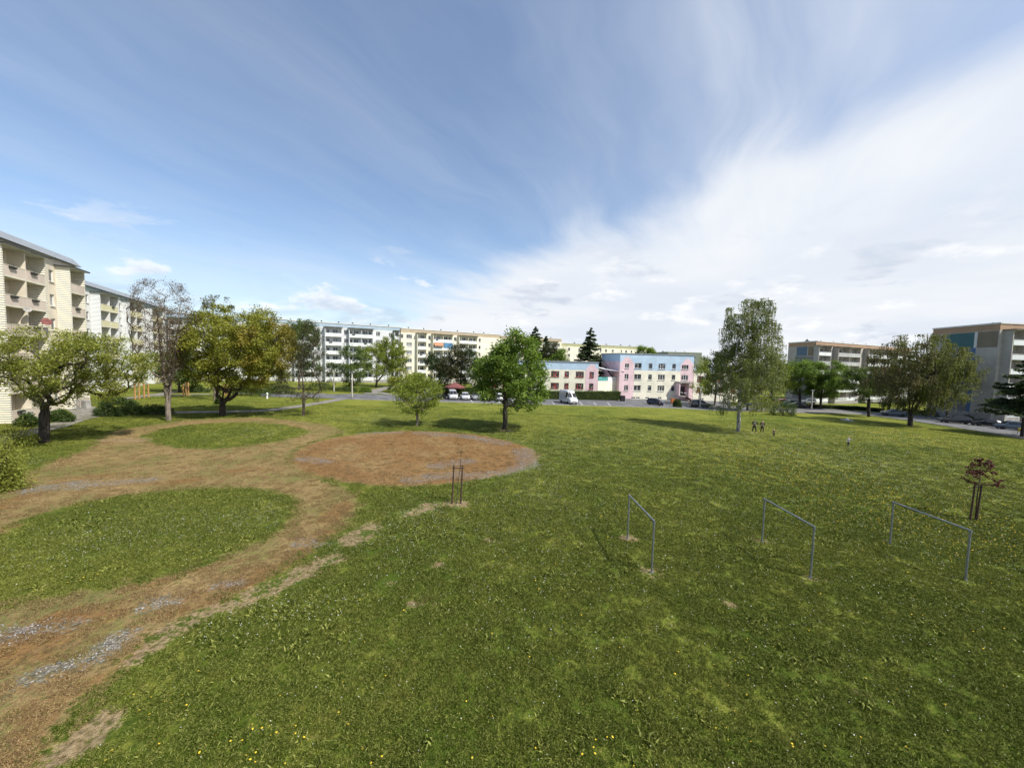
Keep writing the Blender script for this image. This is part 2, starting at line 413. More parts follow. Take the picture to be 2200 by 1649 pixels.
p = t.nodes['Principled BSDF']; p.inputs['Roughness'].default_value = .75; p.inputs['Specular IOR Level'].default_value = .06
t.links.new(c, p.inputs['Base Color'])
tr = t.nodes.new('ShaderNodeBsdfTranslucent'); t.links.new(c, tr.inputs[0])
mx = t.nodes.new('ShaderNodeMixShader'); mx.inputs[0].default_value = .3
t.links.new(p.outputs[0], mx.inputs[1]); t.links.new(tr.outputs[0], mx.inputs[2]); t.links.new(mx.outputs[0], t.nodes['Material Output'].inputs[0])

def lines(parts):
    o = []
    for a, b, s in parts: o += list(np.arange(a, b, s))
    return np.array(o + [parts[-1][1]])
gx = lines([(-700,-200,50),(-200,-60,10),(-60,-46,2),(-46,12,.28),(12,60,2),(60,200,10),(200,700,50)])
gy = lines([(-60,2,6),(2,54,.28),(54,140,3),(140,300,10),(300,1200,60)])
GX, GY = np.meshgrid(gx, gy)
P2 = np.stack([GX.ravel(), GY.ravel()], 1)
V = np.column_stack([P2, [g(x, y) for x, y in P2]])
nx = len(gx); idx = np.arange(len(V)).reshape(len(gy), nx)
F = np.stack([idx[:-1, :-1].ravel(), idx[:-1, 1:].ravel(), idx[1:, 1:].ravel(), idx[1:, :-1].ravel()], 1)
near = (P2[:, 0] > -60) & (P2[:, 0] < 60) & (P2[:, 1] > 0) & (P2[:, 1] < 80)
mk = np.zeros((len(V), 4)); mk[near] = lawn_mask(P2[near])
lawn = np_mesh('lawn', V, F, [M['lawn']], {'mask': ('POINT', 'FLOAT_COLOR', mk)}, smooth=True)
tag(lawn, kind='structure')

# grass: patches of real blades scattered over the lawn by geometry nodes
def blade_patch(seed, n, size, hgt, wid):
    r = np.random.default_rng(seed)
    cx = r.uniform(-size/2, size/2, (24, 2)); ci_ = r.integers(0, 24, n)
    spread = r.random(n) < .55
    x = np.where(spread[:, None], cx[ci_] + r.normal(0, .035, (n, 2)), r.uniform(-size/2, size/2, (n, 2)))
    a = r.uniform(0, 2*PI, n); hh = hgt*(.45 + .9*r.random(n)**2); lean = r.uniform(.25, 1.5, n)*hh
    b = r.uniform(0, 2*PI, n); ww = wid*r.uniform(.6, 1.5, n)
    p0 = np.column_stack([x, np.zeros(n)]); sd_ = np.column_stack([np.cos(a), np.sin(a), np.zeros(n)])*ww[:, None]/2
    tip = p0 + np.column_stack([np.cos(b)*lean, np.sin(b)*lean, hh])
    mid = p0 + np.column_stack([np.cos(b)*lean*.35, np.sin(b)*lean*.35, hh*.65])
    Vv = np.stack([p0 - sd_, p0 + sd_, mid + sd_*.8, tip, ], 1)
    Vv2 = np.stack([p0 - sd_, mid + sd_*.8, tip, mid - sd_*.8], 1)
    Vv = np.concatenate([Vv.reshape(-1, 3), Vv2.reshape(-1, 3)])
    F_ = np.arange(len(Vv)).reshape(-1, 4)
    ti = r.random(n)
    o = np_mesh('grass_tuft', Vv, F_, [M['blade']], {'tint': ('FACE', 'FLOAT', np.concatenate([ti, ti]))})
    COL.objects.unlink(o); return o
def scatter(name, P, protos, scale, mask, seed, zoff=0.0, flat=False):
    """point cloud object whose geometry nodes put a blade patch on every point"""
    me = bpy.data.meshes.new(name); n = len(P)
    me.vertices.add(n); me.vertices.foreach_set('co', np.column_stack([P, [g(x, y) + zoff for x, y in P]]).astype(np.float32).ravel())
    a = me.attributes.new('mask', 'FLOAT_COLOR', 'POINT'); a.data.foreach_set('color', mask.astype(np.float32).ravel())
    a = me.attributes.new('size', 'FLOAT', 'POINT'); a.data.foreach_set('value', scale.astype(np.float32))
    rng = np.random.default_rng(seed)
    a = me.attributes.new('turn', 'FLOAT', 'POINT'); a.data.foreach_set('value', rng.uniform(0, 2*PI, n).astype(np.float32))
    o = bpy.data.objects.new(name, me); COL.objects.link(o)
    ng = bpy.data.node_groups.new(name + '_scatter', 'GeometryNodeTree')
    ng.interface.new_socket('Geometry', in_out='INPUT', socket_type='NodeSocketGeometry')
    ng.interface.new_socket('Geometry', in_out='OUTPUT', socket_type='NodeSocketGeometry')
    N = ng.nodes.new; L = ng.links.new
    gi, go = N('NodeGroupInput'), N('NodeGroupOutput')
    ip = N('GeometryNodeInstanceOnPoints'); j = N('GeometryNodeGeometryToInstance')
    for pr in protos:
        oi = N('GeometryNodeObjectInfo'); oi.inputs['Object'].default_value = pr; L(oi.outputs['Geometry'], j.inputs[0])
    L(gi.outputs[0], ip.inputs['Points']); L(j.outputs[0], ip.inputs['Instance']); ip.inputs['Pick Instance'].default_value = True
    ri = N('FunctionNodeRandomValue'); ri.data_type = 'INT'
    for s_ in ri.inputs:
        if s_.name == 'Min' and s_.type == 'INT': s_.default_value = 0
        if s_.name == 'Max' and s_.type == 'INT': s_.default_value = len(protos) - 1
    L([s_ for s_ in ri.outputs if s_.type == 'INT'][0], ip.inputs['Instance Index'])
    def named(nm):
        q = N('GeometryNodeInputNamedAttribute'); q.data_type = 'FLOAT'; q.inputs['Name'].default_value = nm
        return [s_ for s_ in q.outputs if s_.name == 'Attribute' and s_.enabled][0]
    cx = N('ShaderNodeCombineXYZ'); L(named('turn'), cx.inputs[2]); L(cx.outputs[0], ip.inputs['Rotation'])
    L(named('size'), ip.inputs['Scale']); L(ip.outputs[0], go.inputs[0])
    md = o.modifiers.new('scatter', 'NODES'); md.node_group = ng
    return o
GD = 1.0
protos = [blade_patch(s, int(900*GD), .66, .050, .0085) for s in (1, 2, 3, 4)]
r = np.random.default_rng(8)
def field(y0, y1, step):
    pts = []
    for y in np.arange(y0, y1, step):
        hw = 1.42*y + 3
        xs = np.arange(-hw, hw, step); pts.append(np.column_stack([xs + r.uniform(-.5, .5, len(xs))*step, y + r.uniform(-.5, .5, len(xs))*step]))
    return np.concatenate(pts)
Pn = np.concatenate([field(5.5, 22, .50), field(22, 62, .62)])
mkn = lawn_mask(Pn)
keep = (mkn[:, 3] < .75) & (mkn[:, 2] < .6) & (r.random(len(Pn)) > mkn[:, 0]*.25)
Pn, mkn = Pn[keep], mkn[keep]
sc = r.uniform(.8, 1.25, len(Pn))*(1 - .38*mkn[:, 0])
sets = [protos, [blade_patch(s_, 330, .74, .060, .015) for s_ in (5, 6, 7)], [blade_patch(s_, 130, .8, .055, .018) for s_ in (8, 9)], [blade_patch(s_, 45, .85, .05, .02) for s_ in (10, 11)]]
zone = np.digitize(Pn[:, 1] + r.normal(0, 3.5, len(Pn)), [19, 31, 45])
for z_ in range(4):
    q_ = zone == z_
    tag(scatter('grass', Pn[q_], sets[z_], sc[q_], mkn[q_], 5 + z_), 'short tufted grass covering the lawn, ' + ('nearest the window', 'across the middle', 'beyond the bars', 'towards the road')[z_], 'grass', kind='stuff')

wr = np.random.default_rng(31); Pw = np.column_stack([wr.uniform(-26, 30, 5200), wr.uniform(5.5, 26, 5200)]); mw = lawn_mask(Pw); cl_ = np.sin(Pw[:, 0]*.9 + np.sin(Pw[:, 1]*.7)*1.5) + np.sin(Pw[:, 1]*1.1 - Pw[:, 0]*.4) + wr.normal(0, .7, len(Pw))
kw_ = (mw[:, 0] < .35) & (mw[:, 2] < .3) & (cl_ > .9); Pw, mw = Pw[kw_], mw[kw_]
tag(scatter('weeds', Pw, [blade_patch(s_, 34, .26, .085, .034) for s_ in (41, 42, 43)], wr.uniform(.6, 1.3, len(Pw)), mw, 44), 'broad leaved weeds and dandelion rosettes in the near lawn', 'weeds', kind='stuff')
# daisies and dandelions: thousands of little discs
def flowers(name, P, rad, hgt, matl, label, seed):
    r_ = np.random.default_rng(seed); n = len(P); k = 6
    a = np.arange(k)*2*PI/k; tl = r_.normal(0, .25, (n, 2)); rr = rad*r_.uniform(.6, 1.3, n)*(.68 + P[:, 1]/75)
    z = np.array([g(x, y) for x, y in P]) + hgt*r_.uniform(.6, 1.2, n)
    cx = P[:, None, 0] + rr[:, None]*np.cos(a); cy = P[:, None, 1] + rr[:, None]*np.sin(a)
    cz = z[:, None] + (np.cos(a)*tl[:, :1] + np.sin(a)*tl[:, 1:])*rr[:, None]
    ring = np.stack([cx, cy, cz], 2); top = ring*1.0; top[:, :, 2] += rr[:, None]*.35
    ctr = np.column_stack([P, z + rr*.45])[:, None, :]
    Vv = np.concatenate([ring, ctr], 1).reshape(-1, 3); F_ = []
    b = np.arange(n)[:, None]*(k+1)
    F_ = np.concatenate([np.stack([b[:, 0]+i, b[:, 0]+(i+1) % k, b[:, 0]+k], 1) for i in range(k)])
    return tag(np_mesh(name, Vv, F_, [matl]), label, name[:-1], kind='stuff')
def cloud_points(spec, seed):
    r_ = np.random.default_rng(seed); o = []
    for (u, v, su, sv, n) in spec:
        n = int(n*(1.15 if v < 1120 else .55))
        c = G(u, v); e = G(u + su, v); f = G(u, v - sv)
        o.append(np.column_stack([r_.normal(c.x, abs(e.x - c.x), n), r_.normal(c.y, abs(f.y - c.y), n)]))
    o = np.concatenate(o); return o
def on_lawn(P):
    k = (P[:, 1] > 5) & (P[:, 1] < 62) & (np.abs(P[:, 0]) < 60)
    P = P[k]; m_ = lawn_mask(P); return P[(m_[:, 0] < .3) & (m_[:, 3] < .3)]
spec_w = [(1000,1150,120,60,700),(850,1180,60,40,300),(1250,1060,200,50,1400),(1500,980,250,30,3200),(1800,1000,250,40,4200),(2050,1050,150,60,2600),(2100,1200,150,60,900),(1900,1120,200,50,1500),(1700,1180,150,60,700),
    (350,1130,150,30,900),(200,1160,120,50,500),(100,1190,80,40,300),(560,1100,50,20,200),(540,930,80,12,400),(640,1300,60,30,260),(480,1330,60,30,160),(1200,1280,300,100,500),(1750,1400,300,120,500),(1150,950,150,15,1500),(1400,920,200,10,1500),(110,1000,60,18,500),(800,900,80,8,700),(1150,1050,60,60,800),(900,1110,60,20,250),(1900,940,200,14,3000),(700,1500,400,150,160)]
flowers('daisies', on_lawn(cloud_points(spec_w, 11)), .016, .05, mat('daisy_petals', (.50,.50,.44), .7, var=.1, scale=20), 'tiny white daisies dotted through the lawn', 1)
spec_y = [(1650,985,90,22,900),(1780,1040,130,40,900),(2000,1110,120,40,700),(2100,1180,90,30,260),(1520,1000,80,14,250),(2060,955,120,10,700),(1860,925,100,8,500),(1400,1080,80,40,90),(500,1590,250,50,40),(360,1500,30,12,16),(550,1560,60,20,14),(1560,1570,30,14,10),(1810,1600,60,12,9),(180,1248,16,8,10),(2150,1400,80,60,30),(1200,1300,300,140,60),(650,1340,80,60,12),(1000,1620,300,30,26),(1850,960,240,20,700),(1300,960,150,20,260),(1500,1500,400,120,60)]
flowers('dandelions', on_lawn(cloud_points(spec_y, 12)), .023, .055, mat('dandelion_yellow', (.66,.46,.02), .7, var=.1, scale=20), 'yellow dandelions dotted through the lawn', 2)

# loose stones where the turf has worn through
def stones(seed):
    r_ = np.random.default_rng(seed); C = []
    for a, c, w_ in GRAV:
        a, c = [np.array([p.x, p.y]) for p in (G(*a), G(*c))]; L = np.linalg.norm(c - a) + 2*w_; n = int(L*w_*2*95)
        t_ = r_.uniform(-w_, np.linalg.norm(c-a) + w_, n); d = (c - a)/max(.01, np.linalg.norm(c - a)); q = a + d*t_[:, None] + np.array([-d[1], d[0]])*r_.normal(0, w_*.75, n)[:, None]
        C.append(q)
    C = np.concatenate(C); k_ = np.sin(C[:, 0]*2.1 + np.sin(C[:, 1]*1.7)*2) + np.sin(C[:, 1]*2.7 + C[:, 0]) + r_.normal(0, .8, len(C)) > -.2
    C = C[k_]; n = len(C); s_ = r_.uniform(.012, .038, n)*(1 + (r_.random(n) > .95)*.7); z = np.array([g(x, y) for x, y in C])
    O = np.array([[1,0,0],[0,1,0],[-1,0,0],[0,-1,0],[0,0,.7],[0,0,-.5]], float); T8 = np.array([[0,1,4],[1,2,4],[2,3,4],[3,0,4],[1,0,5],[2,1,5],[3,2,5],[0,3,5]])
    a = r_.uniform(0, 6.28, n); Vv = O[None]*r_.uniform(.6, 1.3, (n, 6, 3)); x = Vv[..., 0]*np.cos(a)[:, None] - Vv[..., 1]*np.sin(a)[:, None]; y = Vv[..., 0]*np.sin(a)[:, None] + Vv[..., 1]*np.cos(a)[:, None]
    Vv = np.stack([x, y, Vv[..., 2]], 2)*s_[:, None, None] + np.column_stack([C, z + s_*.3])[:, None]
    F_ = (T8[None] + np.arange(n)[:, None, None]*6).reshape(-1, 3)
    m_ = bpy.data.materials.new('loose_stone'); m_.use_nodes = True; t = m_.node_tree; at_ = t.nodes.new('ShaderNodeAttribute'); at_.attribute_name = 'tint'
    t.links.new(mixc(t, E(t, at_.outputs['Fac']), (.11,.10,.09), (.32,.30,.275)), t.nodes['Principled BSDF'].inputs['Base Color']); t.nodes['Principled BSDF'].inputs['Roughness'].default_value = .9
    tag(np_mesh('gravel', Vv.reshape(-1, 3), F_, [m_], {'tint': ('FACE', 'FLOAT', np.repeat(r_.random(n), 8))}), 'loose grey stones scattered in the worn patches of the lawn', 'gravel', kind='stuff')
stones(9)

# ------------------------------------------------------------------ roads and paths: sheets that follow the ground
def resample(pts, n):
    P = np.array([[p.x, p.y] for p in pts]); d = np.r_[0, np.cumsum(np.hypot(*np.diff(P, axis=0).T))]
    s = np.linspace(0, d[-1], n); return np.column_stack([np.interp(s, d, P[:, 0]), np.interp(s, d, P[:, 1])])
def sheet(name, lo, hi, matl, dz, n=60, k=8, label=None, cat=None, kind='structure'):
    A, B = resample(lo, n), resample(hi, n)
    T = np.linspace(0, 1, k + 1)[:, None, None]; Q = (A[None]*(1 - T) + B[None]*T)
    Vv = np.array([[x, y, g(x, y) + dz] for x, y in Q.reshape(-1, 2)])
    ix = np.arange(len(Vv)).reshape(k + 1, n)
    F_ = np.stack([ix[:-1, :-1].ravel(), ix[:-1, 1:].ravel(), ix[1:, 1:].ravel(), ix[1:, :-1].ravel()], 1)
    o = np_mesh(name, Vv, F_, [matl], smooth=True)
    tag(o, label, cat, kind=kind); return o
def GP(*p): return [G(u, v) for u, v in p]
def strip(name, pts, width, matl, dz=.03, n=60, **kw):
    P = resample(pts, n); T = np.gradient(P, axis=0); T /= np.hypot(*T.T)[:, None]; Nn = np.column_stack([-T[:, 1], T[:, 0]])*width/2
    a = [Vector((*q, 0)) for q in P - Nn]; b = [Vector((*q, 0)) for q in P + Nn]
    return sheet(name, a, b, matl, dz, n, 2, **kw)
def kerb(pts, n=80, wd=.14, h=.12, name='kerb'):
    P = resample(pts, n); T = np.gradient(P, axis=0); T /= np.hypot(*T.T)[:, None]; Nn = np.column_stack([-T[:, 1], T[:, 0]])*wd/2
    mb = MB(); k = M['kerb']
    pr = []
    for (x, y), (a, b) in zip(P, Nn):
        z = g(x, y); pr.append([(x-a, y-b, z-.1), (x-a, y-b, z+h), (x+a, y+b, z+h), (x+a, y+b, z-.1)])
    for q0, q1 in zip(pr, pr[1:]):
        for i in range(3): mb.face([q0[i], q0[i+1], q1[i+1], q1[i]], k)
    return tag(mb.build(name), kind='structure')
ROAD_LO = GP((560,852),(700,855),(760,858),(860,861),(940,863),(1080,867),(1200,870),(1330,873),(1450,877),(1545,882),(1640,884),(1700,885),(1760,886),(1840,890),(1890,895),(1950,903),(2010,912),(2100,926),(2200,943),(2400,985))
ROAD_HI = GP((560,845),(700,847),(760,846),(830,848),(900,853),(1000,857),(1100,860),(1200,863),(1330,866),(1450,868),(1545,872),(1640,876),(1700,877),(1760,877),(1840,883),(1890,886),(1950,893),(2010,900),(2100,911),(2200,924),(2400,960))
sheet('road', ROAD_LO, ROAD_HI, M['asphalt'], .035, 120, 6)
kerb(ROAD_LO[2:])
sheet('parking_lane', GP((905,855.5),(1000,858),(1100,861),(1200,864),(1335,867)), GP((905,849),(1000,851),(1100,854),(1200,856.5),(1335,859.5)), M['asphalt'], .042, 50, 4)
kerb(GP((905,850),(1000,851.5),(1100,854.5),(1200,857),(1335,860)), name='hedge_kerb')
sheet('forecourt', GP((1335,867),(1420,868.5),(1520,872),(1570,873)), GP((1335,855),(1420,857),(1520,860),(1570,862)), M['asphalt'], .042, 40, 6)
sheet('side_road', GP((1600,872),(1680,875),(1745,878)), GP((1600,864),(1680,866),(1760,869)), M['asphalt'], .042, 30, 4)
sheet('resident_parking', GP((1900,890),(1960,895),(2010,901),(2100,912),(2210,926)), GP((1900,884),(1960,889),(2010,893),(2100,900),(2210,909)), M['asphalt'], .042, 40, 4)
sheet('pavement', GP((1690,887),(1750,887.5),(1800,888),(1850,890.5)), GP((1690,882.5),(1750,882),(1800,884),(1850,889)), M['asphalt_path'], .05, 30, 2)
strip('path', GP((-120,985),(-40,958),(0,943),(60,929),(110,918),(160,902),(200,893),(260,889.5),(330,887.5),(420,885),(520,884),(580,881),(640,873),(690,865),(738,856.5)), 1.9, M['asphalt_path'], .03, 120)
strip('side_path', GP((200,893),(186,882),(172,876),(150,872)), 2.6, M['asphalt_path'], .034, 20)
strip('upper_path', GP((250,858),(300,852),(370,843),(430,836),(520,833),(590,836)), 1.8, M['asphalt_path'], .03, 60)
strip('upper_path', GP((330,850),(420,847),(520,845),(620,843),(700,846)), 1.6, M['asphalt_path'], .034, 60)
strip('house_path', GP((795,846),(810,838),(835,832),(870,828)), 3.0, M['asphalt_path'], .04, 20)
strip('kerb_path', GP((800,840),(830,846),(880,851),(960,853)), 2.2, M['asphalt_path'], .046, 30)
for u in (1010,1040,1070,1100,1130,1185,1215,1245,1275,1305):
    a, b = G(u + 6, 865 + (u-1010)*.022), G(u, 858 + (u-1010)*.022)
    strip('road_marking', [a, b], .12, M['line'], .05, 4)

# ------------------------------------------------------------------ buildings
def wallset(name, col, **k):
    if name not in M: M[name] = mat(name, col, .88, var=.07, scale=.5, streak=.28, bmp=.004, bscale=30, **k)
    return M[name]
SH, BASE = 2.8, 1.15      # storey height, plinth height
_wm = {}
def window_meshes(wd, h, style, glassm, framem):
    key = (round(wd, 2), round(h, 2), style, glassm, framem)
    if key in _wm: return _wm[key]
    F = MB(); fm = M[framem]; t_ = .07; d = .06
    F.box((-wd/2, 0, 0), (wd/2, d, t_), fm); F.box((-wd/2, 0, h-t_), (wd/2, d, h), fm)
    F.box((-wd/2, 0, t_), (-wd/2+t_, d, h-t_), fm); F.box((wd/2-t_, 0, t_), (wd/2, d, h-t_), fm)
    n = style
    for i in range(1, n): F.box((-wd/2 + wd*i/n - .045, -.004, t_), (-wd/2 + wd*i/n + .045, d, h-t_), fm)
    F.box((-wd/2-.05, -.24, -.05), (wd/2+.05, -.002, -.003), M['white'] if framem != 'frame_red' else M['frame_red'])   # sill
    Pn_ = MB(); gm = M[glassm]
    for i in range(n):
        a = -wd/2 + wd*i/n + .05; b = -wd/2 + wd*(i+1)/n - .05
        Pn_.face([(a, .04, t_*.6), (b, .04, t_*.6), (b, .04, h-t_*.6), (a, .04, h-t_*.6)], gm)
        if glassm == 'glass' and i % 2 == 0:      # a roller blind or curtain behind the upper part
            Pn_.face([(a+.02, .036, h*.72), (b-.02, .036, h*.72), (b-.02, .036, h-t_*.7), (a+.02, .036, h-t_*.7)], M['glass_curtain'])
    _wm[key] = (F.mesh('window'), Pn_.mesh('pane')); return _wm[key]
def frameM(o, ux, nin):
    """matrix with x along the wall, y into the wall"""
    m_ = Matrix.Identity(4); ux = Vector(ux).normalized(); nin = Vector(nin).normalized()
    for i in range(3): m_[i][0] = ux[i]; m_[i][1] = nin[i]; m_[i][2] = (0, 0, 1)[i]; m_[i][3] = o[i]
    return m_
class Wall:
    """one wall with real openings, built in the building's own frame"""
    def __init__(s, o, u, width, z0, z1, matfn, rng, depth=.18):
        s.o = Vector(o); s.u = Vector(u).normalized(); s.n = Vector((-s.u.y, s.u.x, 0)); s.w = width
        s.z0, s.z1, s.mf, s.rng, s.d = z0, z1, matfn, rng, depth; s.op = []; s.xs = set(); s.zs = set()
    def P(s, x, z, d=0): return s.o + s.u*x + Vector((0, 0, z)) + s.n*d
    def win(s, xc, z, wd, h, style=2, glass=None, frame='white', part='window'): s.op.append((xc-wd/2, xc+wd/2, z, z+h, style, glass, frame, part))
    def build(s, mb, parent):
        xs = sorted({0, s.w} | {v for o in s.op for v in o[:2]} | {x for x in s.xs if 0 < x < s.w}); zs = sorted({s.z0, s.z1} | {v for o in s.op for v in o[2:4]} | {z for z in s.zs if s.z0 < z < s.z1})
        for x0, x1 in zip(xs, xs[1:]):
            if x1 - x0 < 1e-6: continue
            for z0, z1 in zip(zs, zs[1:]):
                xc, zc_ = (x0+x1)/2, (z0+z1)/2
                if any(o[0] < xc < o[1] and o[2] < zc_ < o[3] for o in s.op): continue
                mb.face([s.P(x0, z0), s.P(x1, z0), s.P(x1, z1), s.P(x0, z1)], s.mf(xc, zc_))
        for x0, x1, z0, z1, style, gl, fr, part in s.op:
            mt = s.mf((x0+x1)/2, z0 - .05); D_ = s.d
            mb.face([s.P(x0, z0), s.P(x1, z0), s.P(x1, z0, D_), s.P(x0, z0, D_)], mt); mb.face([s.P(x0, z1, D_), s.P(x1, z1, D_), s.P(x1, z1), s.P(x0, z1)], mt)
            mb.face([s.P(x0, z0), s.P(x0, z0, D_), s.P(x0, z1, D_), s.P(x0, z1)], mt); mb.face([s.P(x1, z0, D_), s.P(x1, z0), s.P(x1, z1), s.P(x1, z1, D_)], mt)
            g_ = gl or s.rng.choice(['glass', 'glass', 'glass_mid', 'glass_curtain', 'glass_mid'])
            fm, pm = window_meshes(x1-x0, z1-z0, style, g_, fr)
            f_ = inst(part, fm, parent, M=frameM(s.P((x0+x1)/2, z0, D_ - .07), s.u, s.n)); inst('pane', pm, f_)
_bm = {}
def balcony_mesh(key, wd, proj, mats, rail_h=.95, style=0):
    key = (round(wd, 2), round(proj, 2), mats, style)
    if key in _bm: return _bm[key]
    b = MB(); slab, par = M[mats[0]], M[mats[1]]
    b.box((0, -proj, -.16), (wd, .0, 0), slab)
    if style == 0:                   # solid concrete parapet with a cap
        b.box((.02, -proj + .004, .001), (wd-.02, -proj + .10, rail_h), par); b.box((.02, -proj-.015, rail_h+.001), (wd-.02, -proj+.13, rail_h+.05), slab)
    else:                            # panel railing with posts and a top gap
        b.box((.04, -proj-.03, -.10), (wd-.04, -proj+.02, rail_h-.14), par)
        b.box((.02, -proj-.04, rail_h-.04), (wd-.02, -proj+.03, rail_h+.02), M['white'])
        n = max(2, int(wd/.9))
        for i in range(n+1):
            x = .04 + (wd-.14)*i/n; b.box((x, -proj-.02, rail_h-.14), (x+.05, -proj+.02, rail_h-.04), M['white'])
        if style == 2:
            for i in range(int(wd/.16)): b.box((.08+i*.16, -proj-.042, .02), (.14+i*.16, -proj-.031, rail_h-.2), M['concrete'])
    _bm[key] = b.mesh('balcony'); return _bm[key]
def block(name, label, p0, p1, roof_z, depth, spec, storeys=6, wall=None, attic=None, plinth='concrete', side=None, bal=('white', 'white'), bstyle=0,
          roofm='metal', gcol=None, skew=None, group='apartment blocks around the lawn', seed=1, attic_h=1.25, mansard=False, vents=6, frame=None, proj=1.2, low_gal=None):
    rng = random.Random(seed)
    p0 = Vector(p0); p1 = Vector(p1); L = (p1 - p0).length; ux = (p1 - p0).normalized()
    zb = roof_z - (BASE + SH*storeys + attic_h)
    root = thing(name, label, 'apartment block', (p0.x, p0.y, zb), math.atan2(ux.y, ux.x), group)
    H = BASE + SH*storeys
    wm_, am, pm = M[wall], M[attic or wall], M[plinth]
    def mf(x, z):
        if z < BASE: return pm
        if z > H: return am
        return wm_
    sk = Vector(skew) if skew else Vector((0, depth))
    mb = MB(); W = Wall((0, 0, 0), (1, 0, 0), L, -3.0, H + attic_h, mf, rng); W.zs |= {BASE, H}
    bays = [s_ for s_ in spec if s_[0][0] == 'B']
    sidem = M[side or wall]; bays_obj = []
    for s_ in spec:
        if s_[0] in 'wWn':
            wd = {'w': .9, 'W': 2.0, 'n': 1.3}[s_[0]]; hh = 1.35; st = {'w': 1, 'W': 3, 'n': 2}[s_[0]]
            for k in range(storeys): W.win(s_[1], BASE + SH*k + .85, wd, hh, st, frame=frame or 'white')
        elif s_[0] == 'D':           # stair hall windows with the entrance at the foot
            for k in range(1, storeys): W.win(s_[1], BASE + SH*k - .55, 1.0, 1.2, 2)
            W.win(s_[1], .15, 1.3, 2.15, 1, glass='glass', part='entrance_door')
        else:
            n = int(s_[0][1]); x0, x1 = s_[1], s_[2]; c = (x1-x0)/n
            for k in range(storeys):
                for i in range(n):
                    xc = x0 + c*(i+.5)
                    W.win(xc + (.32*c if c > 2.6 else .2) * (1 if i % 2 else -1)*.9, BASE + SH*k + .03, .85, 2.15, 1, glass=rng.choice(['glass', 'glass_mid']), part='balcony_door')
                    W.win(xc - (.14*c if c > 2.6 else .3) * (1 if i % 2 else -1)*.9, BASE + SH*k + .85, min(1.5, c*.42), 1.33, 2)
    W.build(mb, root)
    a, b, c_, d_ = Vector((0, 0)), Vector((L, 0)), Vector((L, 0)) + sk, sk
    for q0, q1 in ((b, c_), (c_, d_), (d_, a)):
        wd = (q1-q0).length; WW = Wall((q0.x, q0.y, 0), (q1.x-q0.x, q1.y-q0.y, 0), wd, -3.0, H + attic_h, (gcol(wd) if (gcol and q0 == d_) else mf), rng)
        WW.zs |= {BASE, H}
        if gcol and q0 == d_: WW.xs |= set(gcol.xs); WW.zs |= set(gcol.zs)
        WW.build(mb, root)
    mb.build('wall', root)
    rf = MB(); zt = H + attic_h
    o_ = .12
    def ring(o, z): return [(-o, -o, z), (L+o, -o, z), (c_.x+o, c_.y+o, z), (d_.x-o, d_.y+o, z)]
    lo, hi = ring(o_, zt+.003), ring(o_, zt+.28); inn = ring(-.25, zt+.28); inl = ring(-.25, zt+.05)
    if mansard: lo = ring(.45, zt-.1); hi = ring(-.15, zt+.75); inn = ring(-.6, zt+.75); inl = ring(-.6, zt+.6)
    for A_, B_ in ((lo, hi), (hi, inn), (inn, inl)):
        for i in range(4): j = (i+1) % 4; rf.face([A_[i], A_[j], B_[j], B_[i]], M[roofm])
    rf.face(inl, M['concrete']); rf.face(lo[::-1], M[roofm])
    rf = rf.build('roof', root)
    vm = _bm.get('vent')
    if vm is None:
        v_ = MB(); v_.box((-.5, -.35, 0), (.5, .35, .55), M['concrete']); v_.box((-.6, -.45, .551), (.6, .45, .66), M['metal_dark']); v_.lathe([(.22, .661), (.22, .95), (.34, .96), (.06, 1.15)], M['metal_dark'], 10)
        vm = _bm['vent'] = v_.mesh('roof_vent')
    for i in range(vents): inst('roof_vent', vm, rf, (L*(i+.5+.2*rng.uniform(-1, 1))/vents + sk.x*.5, sk.y*.5, zt + .05 + (.5 if mansard else 0)))
    # projecting loggia bays
    for s_ in bays:
        n = int(s_[0][1]); x0, x1 = s_[1], s_[2]; c = (x1-x0)/n
        bay = MB()
        for i, x in enumerate([x0, x1]):
            t_ = .2; xx = x if i == 0 else x - t_
            bay.box((xx, -proj, 0), (xx+t_, -.002, H - .02), sidem)
        for i in range(1, n): bay.box((x0 + c*i - .06, -proj, 0), (x0 + c*i + .06, -.002, H - .02), wm_)
        bay.box((x0+.21, -proj+.01, .0), (x1-.21, -.002, BASE-.17), pm)
        by = bay.build('loggia_frame', root)
        cp = MB(); cp.box((x0-.25, -proj-.45, H), (x1+.25, .0, H+.14), M['metal_dark']); cp.box((x0-.2, -proj-.38, H-.018), (x1+.2, -.0, H-.002), M['white']); cp.build('bay_roof', root)
        for k in range(storeys):
            for i in range(n):
                key = (k + i + int(x0)) % 3
                pm_ = bal; st = bstyle
                if bstyle == 1 and rng.random() < .3: st = 2
                me = balcony_mesh(None, c - .2, proj, pm_, style=st)
                bo = inst('balcony', me, root, (x0 + .1 + c*i + (.1 if i == 0 else -.04 if n > 1 else .1) - (0 if i == 0 else .0), 0, BASE + SH*k))
                if rng.random() < .28 and c > 2:    # flower boxes
                    fb = _bm.get('fb')
                    if fb is None:
                        q_ = MB(); q_.box((0, -.17, -.17), (.9, 0, 0), M['rubber'])
                        rr_ = random.Random(4)
                        for _ in range(60):
                            x_, y_, z_ = rr_.uniform(0, .9), rr_.uniform(-.22, .02), rr_.uniform(0, .2)
                            q_.face([(x_, y_, z_), (x_+.07, y_+.03, z_+.02), (x_+.03, y_-.05, z_+.07)], M['leafbox'])
                        fb = _bm['fb'] = q_.mesh('flower_box')
                    inst('flower_box', fb, bo, (c*.2, -proj-.02, .9))
    return root, H, zb, L
M['leafbox'] = mat('balcony_plants', (.06,.12,.03), .8, var=.4, scale=9)
